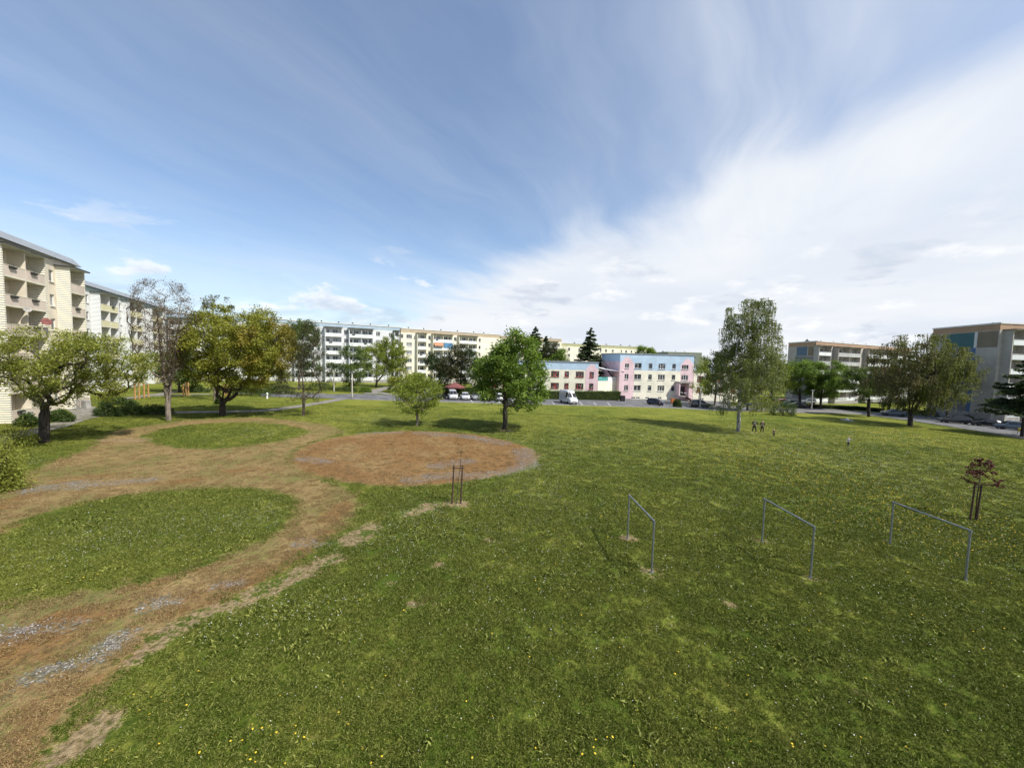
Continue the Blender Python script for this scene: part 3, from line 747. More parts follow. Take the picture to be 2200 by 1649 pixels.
wallset('wall_beige', (.62,.56,.45)); wallset('wall_cream', (.74,.70,.58)); wallset('wall_white', (.62,.62,.60)); wallset('wall_grey', (.60,.61,.63)); wallset('wall_mint', (.42,.50,.44))
wallset('attic_blue', (.36,.45,.52)); wallset('attic_tan', (.44,.36,.25)); wallset('attic_olive', (.38,.38,.22)); wallset('attic_orange', (.36,.235,.15)); wallset('wall_pebble', (.38,.35,.315)); wallset('wall_olive_grey', (.20,.225,.18))
wallset('panel_blue', (.10,.15,.22)); wallset('panel_teal', (.05,.125,.13)); wallset('panel_brown', (.19,.155,.11)); wallset('panel_deep_blue', (.06,.13,.26)); wallset('panel_grey', (.17,.175,.18)); wallset('wall_pale', (.56,.56,.54))
wallset('parapet_beige', (.58,.49,.41)); wallset('parapet_yellow', (.62,.58,.36)); wallset('parapet_pale', (.66,.69,.70)); wallset('trim_cream', (.66,.62,.50))
M['clad_cream'] = ribbed('clad_cream', (.70,.67,.56)); M['clad_white'] = ribbed('clad_white', (.64,.66,.66))
M['roof_grey'] = mat('roof_sheet', (.30,.32,.34), .5, .2, var=.1)
M['roof_white'] = mat('white_coping', (.62,.62,.60), .6, var=.08)
def on_face(p0, p1, off, u, v):
    """where the sight line through a photo pixel meets a facade, as metres along it"""
    a = Vector((p0[0], p0[1])); b = Vector((p1[0], p1[1])); ux = (b-a).normalized(); n = Vector((-ux.y, ux.x))
    d = ray(u, v); d2 = Vector((d.x, d.y)); o = a - n*off
    det = -d2.x*ux.y + d2.y*ux.x
    # o + s*ux = t*d2
    t_ = (o.x*(-ux.y) + o.y*ux.x)/det
    return (d2*t_ - o).dot(ux)
def extend(a, b, Y):
    t_ = (Y - a[1])/(b[1]-a[1]); return (a[0] + (b[0]-a[0])*t_, Y)
def SP(p0, p1, items, v, proj=1.2):
    o = []
    for it in items:
        if it[0][0] == 'B': o.append((it[0], on_face(p0, p1, proj, it[1], v), on_face(p0, p1, proj, it[2], v)))
        else: o.append((it[0], on_face(p0, p1, 0, it[1], v)))
    return o
V3 = lambda p: (p[0], p[1], 0)
# left: beige block, nearest
A0, A1 = (-49.7, 37.5), (-55.6, 49.0); A0 = extend(A0, A1, 26); A1 = extend(A0, A1, 50.2)
sp = SP(A0, A1, [('B2', 7, 100), ('w', 111), ('B1', 151, 183)], 620)
w0 = sp[0][1]; sp += [('w', w0 - 1.8), ('B2', w0 - 9.3, w0 - 3.2)]
sp = [s_ for s_ in sp if s_[1] > .5]
RA = EYE.z + 10.6
blkA, HA, zA, LA = block('apartment_block', 'beige block at the left edge with brick-red satellite dish and beige balcony parapets', V3(A0), V3(A1), RA, 11, sp, wall='wall_beige', attic='wall_beige', side='clad_cream',
    bal=('trim_cream', 'parapet_beige'), roofm='roof_grey', mansard=True, vents=3, seed=3, attic_h=.95)
def dish(parent, loc, r_, matl, rz):
    b = MB(); b.lathe([(.03, 0), (r_*.5, .04), (r_, .16), (r_*.99, .175), (r_*.5, .06), (.03, .02)], matl, 20, Matrix.Rotation(rz, 4, 'Z') @ Matrix.Rotation(R(62), 4, 'X'))
    b.tube([(0, 0, 0), (0, .3, -.2), (0, .35, -.6)], .025, M['metal'])
    o = b.build('satellite_dish', parent, True); o.location = loc; return o
xd = on_face(A0, A1, 1.3, 95, 692); dish(blkA, (xd, -1.45, BASE + SH*3 + .95 + .55), .42, M['tent'], -1.0)
xd = on_face(A0, A1, 1.3, 54, 668); dish(blkA, (xd, -1.45, BASE + SH*3 + 2.5), .30, M['concrete'], -1.0)
# white block behind it with mint attic
B0, B1 = (-70.8, 64.2), (-88.3, 98.7); B0 = extend(B0, B1, 56)
sp = SP(B0, B1, [('w', 187), ('B2', 215, 254), ('w', 257.5), ('B2', 278, 306), ('w', 311), ('B2', 326, 349)], 650)
block('apartment_block', 'white block with mint green attic band and yellow balcony parapets, behind the beige block', V3(B0), V3(B1), EYE.z + 10.6, 12, sp, wall='wall_white', attic='wall_mint', side='clad_white',
    bal=('trim_cream', 'parapet_yellow'), roofm='roof_grey', mansard=True, vents=4, seed=5, attic_h=.95)
# long blocks across the back
C0, Cm, C1 = (-94, 104.5), (-68, 117.7), (-39.4, 135)
def wide(p0, p1, n, first=2.0):
    L = (Vector(p1) - Vector(p0)).length; return L
sp = []; L = (Vector(Cm) - Vector(C0)).length; x = 1.2
while x < L - 8: sp += [('B2', x, x+6.4), ('w', x+7.5)]; x += 9.0
block('apartment_block', 'pale long block with balconies half hidden behind the golden green tree', V3(C0), V3(Cm), EYE.z + 10.2, 12, sp, wall='wall_white', attic='attic_blue', bal=('white', 'parapet_pale'), vents=4, seed=6, roofm='roof_white')
C0b = (Cm[0]+.02, Cm[1]-.0)
sp = SP(C0b, C1, [('B2', 632, 676), ('w', 684), ('B1', 698, 735), ('n', 743.5), ('B2', 750, 802), ('n', 812), ('B1', 847.5, 858)], 730)
block('apartment_block', 'pale grey block with light blue attic band, left of the cream block', V3(C0b), V3(C1), EYE.z + 10.0, 12, sp, wall='wall_grey', attic='attic_blue', bal=('white', 'parapet_pale'), vents=6, seed=7, roofm='roof_white')
D0, D1 = (-38.6, 135), (-12.4, 153); D1 = extend(D0, D1, 158)
sp = SP(D0, D1, [('w', 863.5), ('W', 879), ('B1', 897, 917), ('w', 922.5), ('B2', 931, 973), ('w', 977.5), ('B2', 987, 1026), ('w', 1030.5)], 740)
blkD, HD, zD, LD = block('apartment_block', 'cream block with tan attic band and an orange awning on a balcony', V3(D0), V3(D1), EYE.z + 9.66, 12, sp, wall='wall_cream', attic='attic_tan', bal=('white', 'parapet_pale'), vents=6, seed=9, roofm='roof_white')
b_ = sp[4]; c_ = (b_[2]-b_[1])/2
for i, mm, nm in ((0, 'orange_cloth', 'awning'), (1, 'blue_cloth', 'hanging_cloth')):
    q = MB(); x0, x1 = b_[1] + .2 + c_*i, b_[1] - .1 + c_*(i+1); z = BASE + SH*5 - .2
    n_ = 8
    for k in range(n_):
        xa, xb = x0 + (x1-x0)*k/n_, x0 + (x1-x0)*(k+1)/n_; dd = .06*(k % 2)
        if i == 0: q.face([(xa, -1.2, z), (xb, -1.2, z), (xb, -1.95, z-1.2-dd), (xa, -1.95, z-1.2-dd)], M[mm]); q.face([(xa, -1.21, z-.02), (xa, -1.96, z-1.22-dd), (xb, -1.96, z-1.22-dd), (xb, -1.21, z-.02)], M[mm])
        else: q.box((xa, -1.3-dd, z-1.7-dd*2), (xb, -1.27-dd, z), M[mm])
    q.build(nm, blkD)
D2, D3 = (D1[0]+.05, D1[1]), (21.5, 172)
sp = []; L = (Vector(D3) - Vector(D2)).length; x = 2.5
while x < L - 7: sp += [('B2', x, x+6.2), ('w', x+7.4)]; x += 9.4
block('apartment_block', 'cream block with tan attic band behind the big maple and the spruces', V3(D2), V3(D3), EYE.z + 9.3, 12, sp, wall='wall_cream', attic='attic_tan', bal=('white', 'parapet_pale'), vents=5, seed=11, roofm='roof_white')
E0, E1 = (21.6, 175), (73, 202)
sp = SP(E0, E1, [('n', 1222.5), ('w', 1244.5), ('w', 1256), ('n', 1267), ('n', 1278), ('w', 1290.5), ('n', 1302), ('n', 1316.5), ('w', 1335.5), ('n', 1345.5), ('w', 1357), ('n', 1370), ('n', 1382), ('w', 1393)], 750)
block('apartment_block', 'pale yellow block with olive attic band and no balconies, above the kindergarten', V3(E0), V3(E1), EYE.z + 7.7, 12, sp, wall='wall_cream', attic='attic_olive', vents=8, seed=13, roofm='roof_white')
F0 = at(1434, 204); F1 = at(1507, 206)
sp = [('n', 3 + i*3.9) for i in range(4)]
E2a, E2b = (73.2, 203), (82, 212)
block('apartment_block', 'olive grey gable ended block peeping over the blue roofed kindergarten', (F0.x, F0.y, 0), (F1.x, F1.y, 0), zat(1470, 757, 205), 14, sp, wall='wall_olive_grey', attic='wall_olive_grey', vents=3, seed=15, skew=(4.5, 30), roofm='roof_white')
# right hand blocks with painted gables
class Gab:
    def __init__(s, rects, base, attic, H): s.rects = rects; s.base = base; s.attic = attic; s.H = H; s.xs = [x for r_ in rects for x in r_[:2]]; s.zs = [z for r_ in rects for z in r_[2:4]]
    def __call__(s, wd):
        def f(x, z):
            if z > s.H: return M[s.attic]
            if z < BASE + .2: return M['concrete']
            for x0, x1, z0, z1, m_ in s.rects:
                if x0 < x < x1 and z0 < z < z1: return M[m_]
            return M[s.base]
        return f
H6 = BASE + SH*6
G0 = (91.6, 117.0); G1 = (91.6 + 44*.893, 117 + 44*.449)
sp = SP(G0, G1, [('B1', 1757, 1784), ('w', 1790), ('B2', 1799, 1847), ('w', 1854), ('B2', 1864, 1912), ('w', 1919), ('B2', 1927, 1970)], 790, 1.4)
gb = Gab([(4.2, 9.0, H6-3.0, H6-.1, 'panel_blue'), (9.4, 13.2, H6-3.0, H6-.1, 'panel_brown'), (0, 3.6, H6-3.0, H6-.1, 'wall_pebble'), (3.6, 13.2, 1.4, H6-3.2, 'panel_grey')], 'wall_pebble', 'attic_orange', H6)
skG = Vector((0, 13)); angG = math.atan2(.449, .893)
def to_local(v, ang): return (v[0]*math.cos(-ang) - v[1]*math.sin(-ang), v[0]*math.sin(-ang) + v[1]*math.cos(-ang))
block('apartment_block', 'brown block with white balconies and a blue panel on its gable, behind round green trees', V3(G0), V3(G1), EYE.z + 7.5, 13, sp, wall='wall_pebble', attic='attic_orange', side='wall_pebble', bal=('white', 'parapet_pale'), bstyle=1,
    vents=6, seed=17, skew=to_local((0.6, 13), angG), gcol=gb, proj=1.4, roofm='roof_white')
H0 = (94.9, 76.0); H1 = (94.9 + 30, 76 + 4.5); angH = math.atan2(4.5, 30)
sp = [('B1', .9, 4.6), ('w', 5.6), ('B2', 7.0, 14.0), ('w', 15.2), ('B2', 16.6, 23.6)]
gb = Gab([(3.5, 9.6, H6-3.3, H6-.1, 'panel_teal'), (9.6, 10.2, H6-3.3, H6-.1, 'wall_pale'), (10.2, 14.2, H6-3.3, H6-.1, 'panel_brown'), (2.5, 9.3, 1.4, H6-3.3, 'panel_grey'), (9.3, 10.1, 1.4, H6-3.3, 'panel_deep_blue'), (0, 2.5, 1.4, H6, 'wall_pebble')], 'wall_pebble', 'attic_orange', H6)
block('apartment_block', 'brown block at the right edge with teal and blue panels on its tall gable wall', V3(H0), V3(H1), EYE.z + 9.2, 14, sp, wall='wall_pebble', attic='attic_orange', side='wall_pebble', bal=('white', 'parapet_pale'), bstyle=1,
    vents=2, seed=19, skew=to_local((2.3, 14.2), angH), gcol=gb, proj=1.4, roofm='roof_white')

# ------------------------------------------------------------------ kindergarten
for n_, c_ in (('kg_cream', (.76,.73,.60)), ('kg_pink', (.70,.52,.55)), ('kg_blue', (.44,.57,.70)), ('kg_blue_pale', (.42,.52,.60))): wallset(n_, c_)
def kbox(label, p0, p1, roof, depth, storeys, sh, first, pinks, blue_from, wins, frame, stars=True, name='kindergarten', blue='kg_blue', seed=1, sidecol=None, cellar=()):
    rng = random.Random(seed); p0 = Vector(p0).to_3d(); p1 = Vector(p1).to_3d(); L = (p1-p0).length; ux = (p1-p0).normalized()
    zb = roof - 14.0; top = 14.0
    root = thing(name, label, 'kindergarten', (p0.x, p0.y, zb), math.atan2(ux.y, ux.x), 'kindergarten wings')
    mb = MB()
    def mf(x, z):
        for a, b, pt in pinks:
            if a < x < b and z < pt: return M['kg_pink']
        if z > blue_from: return M[blue]
        if z < first - 1.1 - .35: return M['kg_cream']
        return M['kg_cream']
    W = Wall((0, 0, 0), (1, 0, 0), L, 0.0, top, mf, rng, .16); W.zs |= {blue_from} | {p[2] for p in pinks}; W.xs |= {x for p in pinks for x in p[:2]}
    for xc, wd, st, ks in wins:
        for k in range(storeys):
            if ks is None or k in ks: W.win(xc, first + sh*k, wd, 1.45, st, glass=rng.choice(['glass', 'glass_lit']), frame=frame)
    for xc, wd in cellar: W.win(xc, first - 2.2, wd, .5, 2, glass='glass', frame='white', part='cellar_window')
    W.build(mb, root)
    for a, b, pt in pinks:       # painted peak above each pink column
        c = (a+b)/2; w_ = (b-a)/2; tz = min(top-.15, pt + w_*.85)
        mb.face([(max(0, a), -.004, pt), (min(L, b), -.004, pt), (min(L, c + w_*.25), -.004, tz), (max(0, c - w_*.25), -.004, tz)], M['kg_pink'])
    sm_ = M[sidecol or 'kg_pink']
    for o, u, l in (((L, 0, 0), (0, 1, 0), depth), ((L, depth, 0), (-1, 0, 0), L), ((0, depth, 0), (0, -1, 0), depth)):
        WW = Wall(o, u, l, 0, top, lambda x, z: M[blue] if z > top - 2.0 else sm_, rng); WW.zs |= {top-2.0}; WW.build(mb, root)
    mb.build('wall', root)
    r_ = MB(); r_.box((-.15, -.15, top+.002), (L+.15, depth+.15, top+.20), M['roof_grey']); r_.build('roof', root)
    if stars:                   # paper stars and flowers stuck on the panes
        for o in [x for x in bpy.data.objects if x.parent == root and x.name.startswith('window')]:
            wdm = max(v.co.x for v in o.data.vertices) - .1; q = MB()
            for _ in range(2 + int(wdm*3)):
                x, z = rng.uniform(-wdm+.1, wdm-.1), rng.uniform(.2, 1.2); rr = rng.uniform(.06, .12); a0 = rng.random()
                q.face([(x + rr*(1 if k % 2 else .45)*math.cos(a0+k*PI/5), .028, z + rr*(1 if k % 2 else .45)*math.sin(a0+k*PI/5)) for k in range(10)], M['white'])
            if frame == 'frame_red' and rng.random() < .8:
                x = rng.uniform(-wdm*.5, wdm*.4); q.face([(x-.12, .031, .1), (x+.12, .031, .1), (x+.12, .031, 1.3), (x-.12, .031, 1.3)], M['frame_red'])
            q.build('window_picture', o)
    return root, L
def kx(p0, p1, u, v=820): return on_face(p0, p1, 0, u, v)
K0 = at(1014.5, 97); K1 = at(1286, 99.5); k0, k1 = (K0.x, K0.y), (K1.x, K1.y)
RK = zat(1286, 779, 99.5)
wl = [(kx(k0, k1, u), wd, st, None) for u, wd, st in ((1040,1.2,1),(1062,2.1,2),(1084,1.2,1),(1106,2.1,2),(1137,1.2,1),(1162,1.6,2),(1192,2.1,3),(1217,1.15,1),(1245,2.1,3),(1270.5,1.15,1))]
fz = 14 - (zat(1217, 779, 99) - zat(1217, 835, 99)) ; fz0 = 14 - (RK - zat(1217, 834.5, 99))
kg1, L1 = kbox('low two-storey cream wing of the kindergarten with red framed windows, behind the clipped hedge', k0, k1, RK, 12, 2, 3.0, fz0, [(kx(k0, k1, 1257), L_ if False else (Vector(k1)-Vector(k0)).length, 14 - 1.9)], 14 - 1.95, wl, 'frame_red', seed=2)
K2 = at(1332, 103); K3 = at(1491, 107); k2, k3 = (K2.x, K2.y), (K3.x, K3.y); RK2 = zat(1332, 759.6, 103)
L2 = (Vector(k3)-Vector(k2)).length
wl = [(kx(k2, k3, u, 810), wd, st, ks) for u, wd, st, ks in ((1346,1.15,2,None),(1370,2.05,2,None),(1396.5,1.1,1,None),(1421,2.05,3,None),(1447,1.1,1,None),(1471,2.05,3,(1,2)))]
fz2 = 14 - (RK2 - zat(1370, 839, 104))
kg2, L2 = kbox('three-storey kindergarten building with blue top band and pink corner columns, behind parked cars', k2, k3, RK2, 12, 3, 3.0, fz2, [(0, kx(k2, k3, 1361.5), 14-2.6), (kx(k2, k3, 1461), L2, 14-2.6)], 14 - 4.3, wl, 'white', seed=4,
    cellar=[(kx(k2, k3, u), 1.1) for u in (1341, 1362, 1372, 1392, 1419)])
K4 = at(1492, 107.3); K5 = at(1592, 110); k4, k5 = (K4.x, K4.y), (K5.x, K5.y); RK3 = zat(1500, 787, 107.5)
wl = [(kx(k4, k5, u), wd, st, None) for u, wd, st in ((1504,1.9,3),(1527,1.2,2),(1548,1.9,3),(1575,1.2,2))]
kbox('low kindergarten wing with red framed windows seen behind the birch', k4, k5, RK3, 12, 2, 3.0, 14 - (RK3 - zat(1504, 842, 107.5)), [], 14 - 1.6, wl, 'frame_red', seed=6, blue='kg_blue_pale', sidecol='kg_cream', cellar=[(kx(k4, k5, u), 1.2) for u in (1510, 1560)])
# linking wall with painted banner rail, canvas awning and outside metal stairs
c0, c1 = at(1286.5, 101), at(1329, 105); zt = zat(1307, 818, 103)
lw = thing('link_wall', 'cream linking wall between the two kindergarten wings, topped by a painted rail', 'wall', (c0.x, c0.y, zt-6), math.atan2(c1.y-c0.y, c1.x-c0.x)); Lw = (c1-c0).length
b = MB(); b.box((0, 0, 0), (Lw, .3, 6), M['kg_cream']); b.build('wall', lw)
b = MB(); b.box((0.02, .05, 6.01), (Lw*.48, .12, 7.1), M['teal']); b.box((Lw*.49, .05, 6.01), (Lw*.98, .12, 7.1), M['awning']); b.box((0, .0, 7.11), (Lw, .18, 7.2), M['metal_dark']); b.build('banner_rail', lw)
aw = at(1287, 103); za = zat(1290, 790, 103)
b = MB()
for i in range(8):
    for j in range(3):
        f = lambda i, j: Vector((i*.85, j*1.1, -.10*i*.85 - .25*math.sin(i*PI/8) + .1*j))
        b.face([f(i, j), f(i+1, j), f(i+1, j+1), f(i, j+1)], M['awning'])
o = b.build('sun_sail'); o.location = (aw.x+.1, aw.y, za); o.modifiers.new('s', 'SOLIDIFY').thickness = .03; tag(o, 'white canvas sun sail stretched between the kindergarten wings', 'sun sail')
st = at(1291, 106); zs = zat(1305, 818, 106)
es = thing('fire_stairs', 'grey metal outside staircase on the side of the blue topped kindergarten building', 'staircase', (st.x, st.y, zs))
b = MB()
for s_ in (0, 1.1): b.tube([(0.2, s_, 5.2), (4.2, s_, .3)], .12, M['metal_dark'], 6)
for i in range(16): b.box((.2+i*.25, 0, 5.1-i*.3), (.5+i*.25, 1.1, 5.14-i*.3), M['metal_dark'])
b.build('flight', es); b = MB()
for s_ in (-.02, 1.12):
    b.tube([(0.2, s_, 6.2), (4.2, s_, 1.3)], .04, M['metal_dark'], 6)
    for i in range(14): b.tube([(.3+i*.28, s_, 5.1-i*.34), (.3+i*.28, s_, 6.1-i*.34)], .025, M['metal_dark'], 5)
b.build('railing', es); b = MB(); b.box((4.2, 0, .2), (5.2, 1.2, .3), M['metal_dark']); b.box((4.2, .0, 3.0), (5.2, 1.2, 3.1), M['metal_dark'])
for x in (4.3, 5.1): b.tube([(x, 0, -4), (x, 0, 4.2)], .06, M['metal_dark'], 6)
b.build('landing', es)
# entrance porch and steps of the three-storey building
ang = math.atan2(k3[1]-k2[1], k3[0]-k2[0]); pe = at(1462, 104.2); zg = g(pe.x, pe.y)
po = thing('entrance_porch', 'pink porch with wooden steps at the door of the three-storey kindergarten', 'porch', (pe.x, pe.y, zg), ang)
top_ = zat(1475, 823, 104) - zg
b = MB(); b.box((0, 0, -.5), (.3, 2.2, top_), M['kg_pink']); b.box((2.9, 0, -.5), (3.2, 2.2, top_), M['kg_pink']); b.box((-.15, -.15, top_+.003), (3.35, 2.3, top_+.35), M['concrete']); b.build('porch_walls', po)
b = MB(); b.box((.9, 1.6, 1.4), (2.6, 1.7, 3.7), M['glass']); b.box((.8, 1.58, 1.4), (.9, 1.72, 3.8), M['frame_red']); b.box((2.6, 1.58, 1.4), (2.7, 1.72, 3.8), M['frame_red']); b.build('door', po)
b = MB()
for i in range(8): b.box((.9 + i*.32, -1.9, 1.2 - i*.17), (1.22 + i*.32, -.3, 1.37 - i*.17), M['wood_dark'])
b.box((-.1, -1.9, 1.2), (.88, 1.58, 1.38), M['concrete']); b.build('steps', po)
b = MB()
for y in (-1.9, -.3):
    b.tube([(.2, y, 2.3), (.9, y, 2.3), (3.4, y, 1.0)], .03, M['metal'], 6)
    for x, z in ((.9, 1.3), (2.1, .7), (3.4, .0)): b.tube([(x, y, z), (x, y, 2.3-(x-.9)*.52)], .025, M['metal'], 6)
b.build('handrail', po)

# ------------------------------------------------------------------ trees
L_ = {}
def lm(name, a, b, tr=.35): L_[name] = leafmat('leaves_' + name, a, b, tr)
lm('olive', (.145,.165,.028), (.31,.33,.06)); lm('golden', (.145,.16,.020), (.31,.315,.05)); lm('copper', (.155,.14,.022), (.30,.255,.045)); lm('bud', (.10,.065,.04), (.19,.14,.08)); lm('fresh', (.075,.135,.018), (.19,.27,.045))
lm('lime', (.11,.16,.018), (.27,.31,.05)); lm('mid', (.055,.095,.020), (.13,.18,.04)); lm('deep', (.025,.045,.016), (.06,.09,.028)); lm('dusk', (.035,.042,.018), (.085,.085,.035)); lm('needle', (.032,.056,.026), (.080,.115,.045)); lm('birch', (.10,.125,.034), (.22,.245,.08))
lm('willow', (.075,.095,.025), (.18,.19,.055)); lm('wine', (.045,.010,.012), (.12,.025,.025), .2); lm('hedge', (.030,.055,.014), (.085,.13,.03)); lm('rosy', (.085,.075,.032), (.17,.15,.065))
def fbm_gap(P, seed, s):
    """cheap smooth pseudo noise to break crowns up"""
    r_ = np.random.default_rng(seed); o = np.zeros(len(P))
    for k in range(7):
        d = r_.normal(size=3); d /= np.linalg.norm(d); o += np.sin(P @ d*s*(1 + .35*k) + r_.uniform(0, 6.28))
    return o/2.6
def foliage(name, C, size, matl, tint, parent, rng, flat=0.0, aspect=.55, hang=None):
    n = len(C)
    if n == 0: return None
    nrm = rng.normal(size=(n, 3)); nrm[:, 2] = np.abs(nrm[:, 2]) + .35 + flat; nrm /= np.linalg.norm(nrm, axis=1)[:, None]
    if hang is not None: a = np.tile(np.array([0, 0, -1.0]), (n, 1)) + rng.normal(0, .35, (n, 3))
    else: a = rng.normal(size=(n, 3))
    a -= (a*nrm).sum(1)[:, None]*nrm; a /= np.linalg.norm(a, axis=1)[:, None]; b = np.cross(nrm, a)
    s_ = (size*rng.uniform(.6, 1.4, n))[:, None]
    p0 = C - a*s_*.5; p2 = C + a*s_*.5; p1 = C + b*s_*aspect*.5 + nrm*s_*.10; p3 = C - b*s_*aspect*.5 + nrm*s_*.10
    Vv = np.stack([p0, p1, p2, p3], 1).reshape(-1, 3); F_ = np.arange(4*n).reshape(-1, 4)
    return np_mesh(name, Vv, F_, [matl], {'tint': ('FACE', 'FLOAT', np.clip(tint, 0, 1))}, parent)
class Skel:
    def __init__(s, base=(0, 0, 0)): s.p = [np.array(base, float)]; s.par = [-1]; s.kids = [0]
    def add(s, p, par): s.p.append(np.array(p, float)); s.par.append(par); return len(s.p) - 1
    def line(s, pts, par):
        for q in pts: par = s.add(q, par)
        return par
    def grow(s, tip, rng, step=.5, up=.25, jit=.10, minz=None):
        P = np.array(s.p); d = np.linalg.norm(P - tip, axis=1) + .55*np.maximum(0, P[:, 2] - tip[2] + .1)
        if minz is not None: d = d + 50*(P[:, 2] < minz)
        i = int(d.argmin()); a = P[i]; L = np.linalg.norm(tip - a); n = max(1, int(L/step)); par = i
        for k in range(1, n + 1):
            t_ = k/n; q = a + (tip - a)*t_
            q[2] += up*L*.5*math.sin(t_*PI)*(1 if k < n else 0); q = q + rng.normal(0, jit*min(L, 1.5), 3)*(1 if k < n else .2)
            par = s.add(q, par)
        return par
    def radii(s, r0, tipr=.007, pw=1.9):
        n = len(s.p); w_ = np.zeros(n)
        for i in range(n - 1, 0, -1):
            if w_[i] == 0: w_[i] = 1
            w_[s.par[i]] += w_[i]
        w_[0] = max(w_[0], w_[1] if n > 1 else 1); r_ = (w_/w_[0])**(1/pw)*r0
        s.w = w_; s.r = np.maximum(tipr, r_); return s.r
    def mesh(s, mb, matl, nmax=8):
        kids = {}
        for i in range(1, len(s.p)): kids.setdefault(s.par[i], []).append(i)
        stack = [(0, None)]; 
        while stack:
            st_, prev = stack.pop(); chain = ([prev] if prev is not None else []) + [st_]; rad = ([s.r[st_]] if prev is not None else []) + [s.r[st_]]; c = st_
            while c in kids:
                ks = sorted(kids[c], key=lambda i: -s.w[i])
                for o in ks[1:]: stack.append((o, c))
                c = ks[0]; chain.append(c); rad.append(s.r[c])
            if len(chain) > 1: mb.tube([s.p[i] for i in chain], rad, matl, max(3, min(nmax, int(3 + rad[0]*26))), cap=False)
def tree(name, label, base, Hh, rx, rz=None, cz=None, kind='round', leaf='mid', leaf2=None, bark='bark', tr=.18, nt=220, nl=7000, ls=.2, seed=1, fork=None, lean=(0, 0), gap=.0, group=None, droop=0.0, ry=None, lump=None, sag=0.0, topsparse=0, minlow=None, bole=None, off=None, wx=1.1, tipr=.007):
    rng = np.random.default_rng(seed); root = thing(name, label, 'tree', base, 0, group)
    cz = Hh*.58 if cz is None else cz; rz = Hh - cz if rz is None else rz; ry = ry or rx
    S = Skel(); bz = bole if bole is not None else max(.8, cz - rz*.85)
    if fork:                                   # low forking trunk
        S.line([(lean[0]*t_*bz, lean[1]*t_*bz, bz*t_) for t_ in (.25, .5, .75, 1)], 0); f0 = len(S.p) - 1
        for ang, out, hh in fork:
            q = np.array(S.p[f0]); e = q + np.array([math.cos(ang)*out, math.sin(ang)*out, hh])
            S.line([q + (e - q)*t_ + np.array([0, 0, .18*hh*math.sin(t_*PI)*(-.6)]) + rng.normal(0, .06, 3) for t_ in (.15, .3, .45, .6, .75, .9, 1)], f0)
    else:
        topz = cz + rz*.72; n = max(6, int(topz/.7))
        S.line([(lean[0]*t_*topz + .12*math.sin(t_*7 + seed)*tr*4, lean[1]*t_*topz + .12*math.cos(t_*6 + seed)*tr*4, topz*t_) for t_ in np.linspace(1/n, 1, n)], 0)
    ncl = max(8, nt//9); K = rng.normal(size=(ncl, 3)); K /= np.linalg.norm(K, axis=1)[:, None]; K *= (rng.random(ncl)**.42)[:, None]
    def shape(z):                              # crown half width along its height, z in -1..1
        if kind == 'round': return np.sqrt(np.maximum(0, 1 - z*z))
        if kind == 'vase': return np.sqrt(np.maximum(0, 1 - z*z))*(.80 + .25*z)
        if kind == 'oval': return np.where(z < -.35, np.sqrt(np.maximum(0, 1 - ((z+.35)/.65)**2)), np.sqrt(np.maximum(0, 1 - ((z+.35)/1.35)**2)))
        if kind == 'birch': return np.where(z < -.4, .95 - .25*np.abs(z+.4), (.95 - .52*np.clip((z+.4)/1.4, 0, 1)**1.1))*np.where(z > .8, np.sqrt(np.maximum(0, 1 - ((z-.8)/.2)**2)), 1)
        if kind == 'cone': return np.clip((1 - z)/2, 0, 1)**.85
        return np.sqrt(np.maximum(0, 1 - z*z))
    T = K[rng.integers(0, ncl, nt)] + rng.normal(0, .17 if lump is None else lump, (nt, 3))
    T[:, 2] = np.clip(T[:, 2]*.95, -1, 1); T[:, 2] = np.where(np.abs(T[:, 2]) > .93, T[:, 2]*rng.uniform(.8, .99, nt), T[:, 2]); rad = np.hypot(T[:, 0], T[:, 1]); lim = shape(T[:, 2]); full = np.sqrt(np.maximum(.02, 1 - T[:, 2]**2))
    f_ = lim/full; T[:, 0] *= f_; T[:, 1] *= f_; rad *= f_; ov = np.maximum(1, rad/np.maximum(.05, lim)); T[:, 0] /= ov; T[:, 1] /= ov
    ox, oy = (lean[0]*cz if off is None else off), lean[1]*cz
    T = np.column_stack([T[:, 0]*rx*wx + ox, T[:, 1]*ry*wx + oy, cz + T[:, 2]*rz])
    if gap: T = T[fbm_gap(T, seed, 1.6/max(1, rx*.35)) > -1.3 + gap]
    P0 = np.array([lean[0]*bz, lean[1]*bz, bz]); T = T[np.argsort(np.linalg.norm(T - P0, axis=1))]
    tips = [S.grow(q, rng, step=max(.35, Hh*.045), up=.22 if not droop else .5, jit=.07, minz=bz*.8) for q in T]
    S.radii(tr, tipr); mb = MB(); S.mesh(mb, M[bark]); 
    P = np.array(S.p); sw = S.w; fine = np.where(sw <= 5)[0]; fine = fine[P[fine, 2] > (minlow if minlow is not None else cz - rz*1.05)]
    wts = 1.0/(sw[fine]); wts /= wts.sum()
    nl = int(nl*1.5); ch = fine[rng.choice(len(fine), nl, p=wts)]; pr = np.array([S.par[i] for i in ch]); t_ = rng.random((nl, 1))
    C = P[ch]*(1 - t_) + P[pr]*t_ + rng.normal(0, ls*1.0 + .05*min(3, rx)**.8, (nl, 3))*np.array([1, 1, .7])
    q = mb
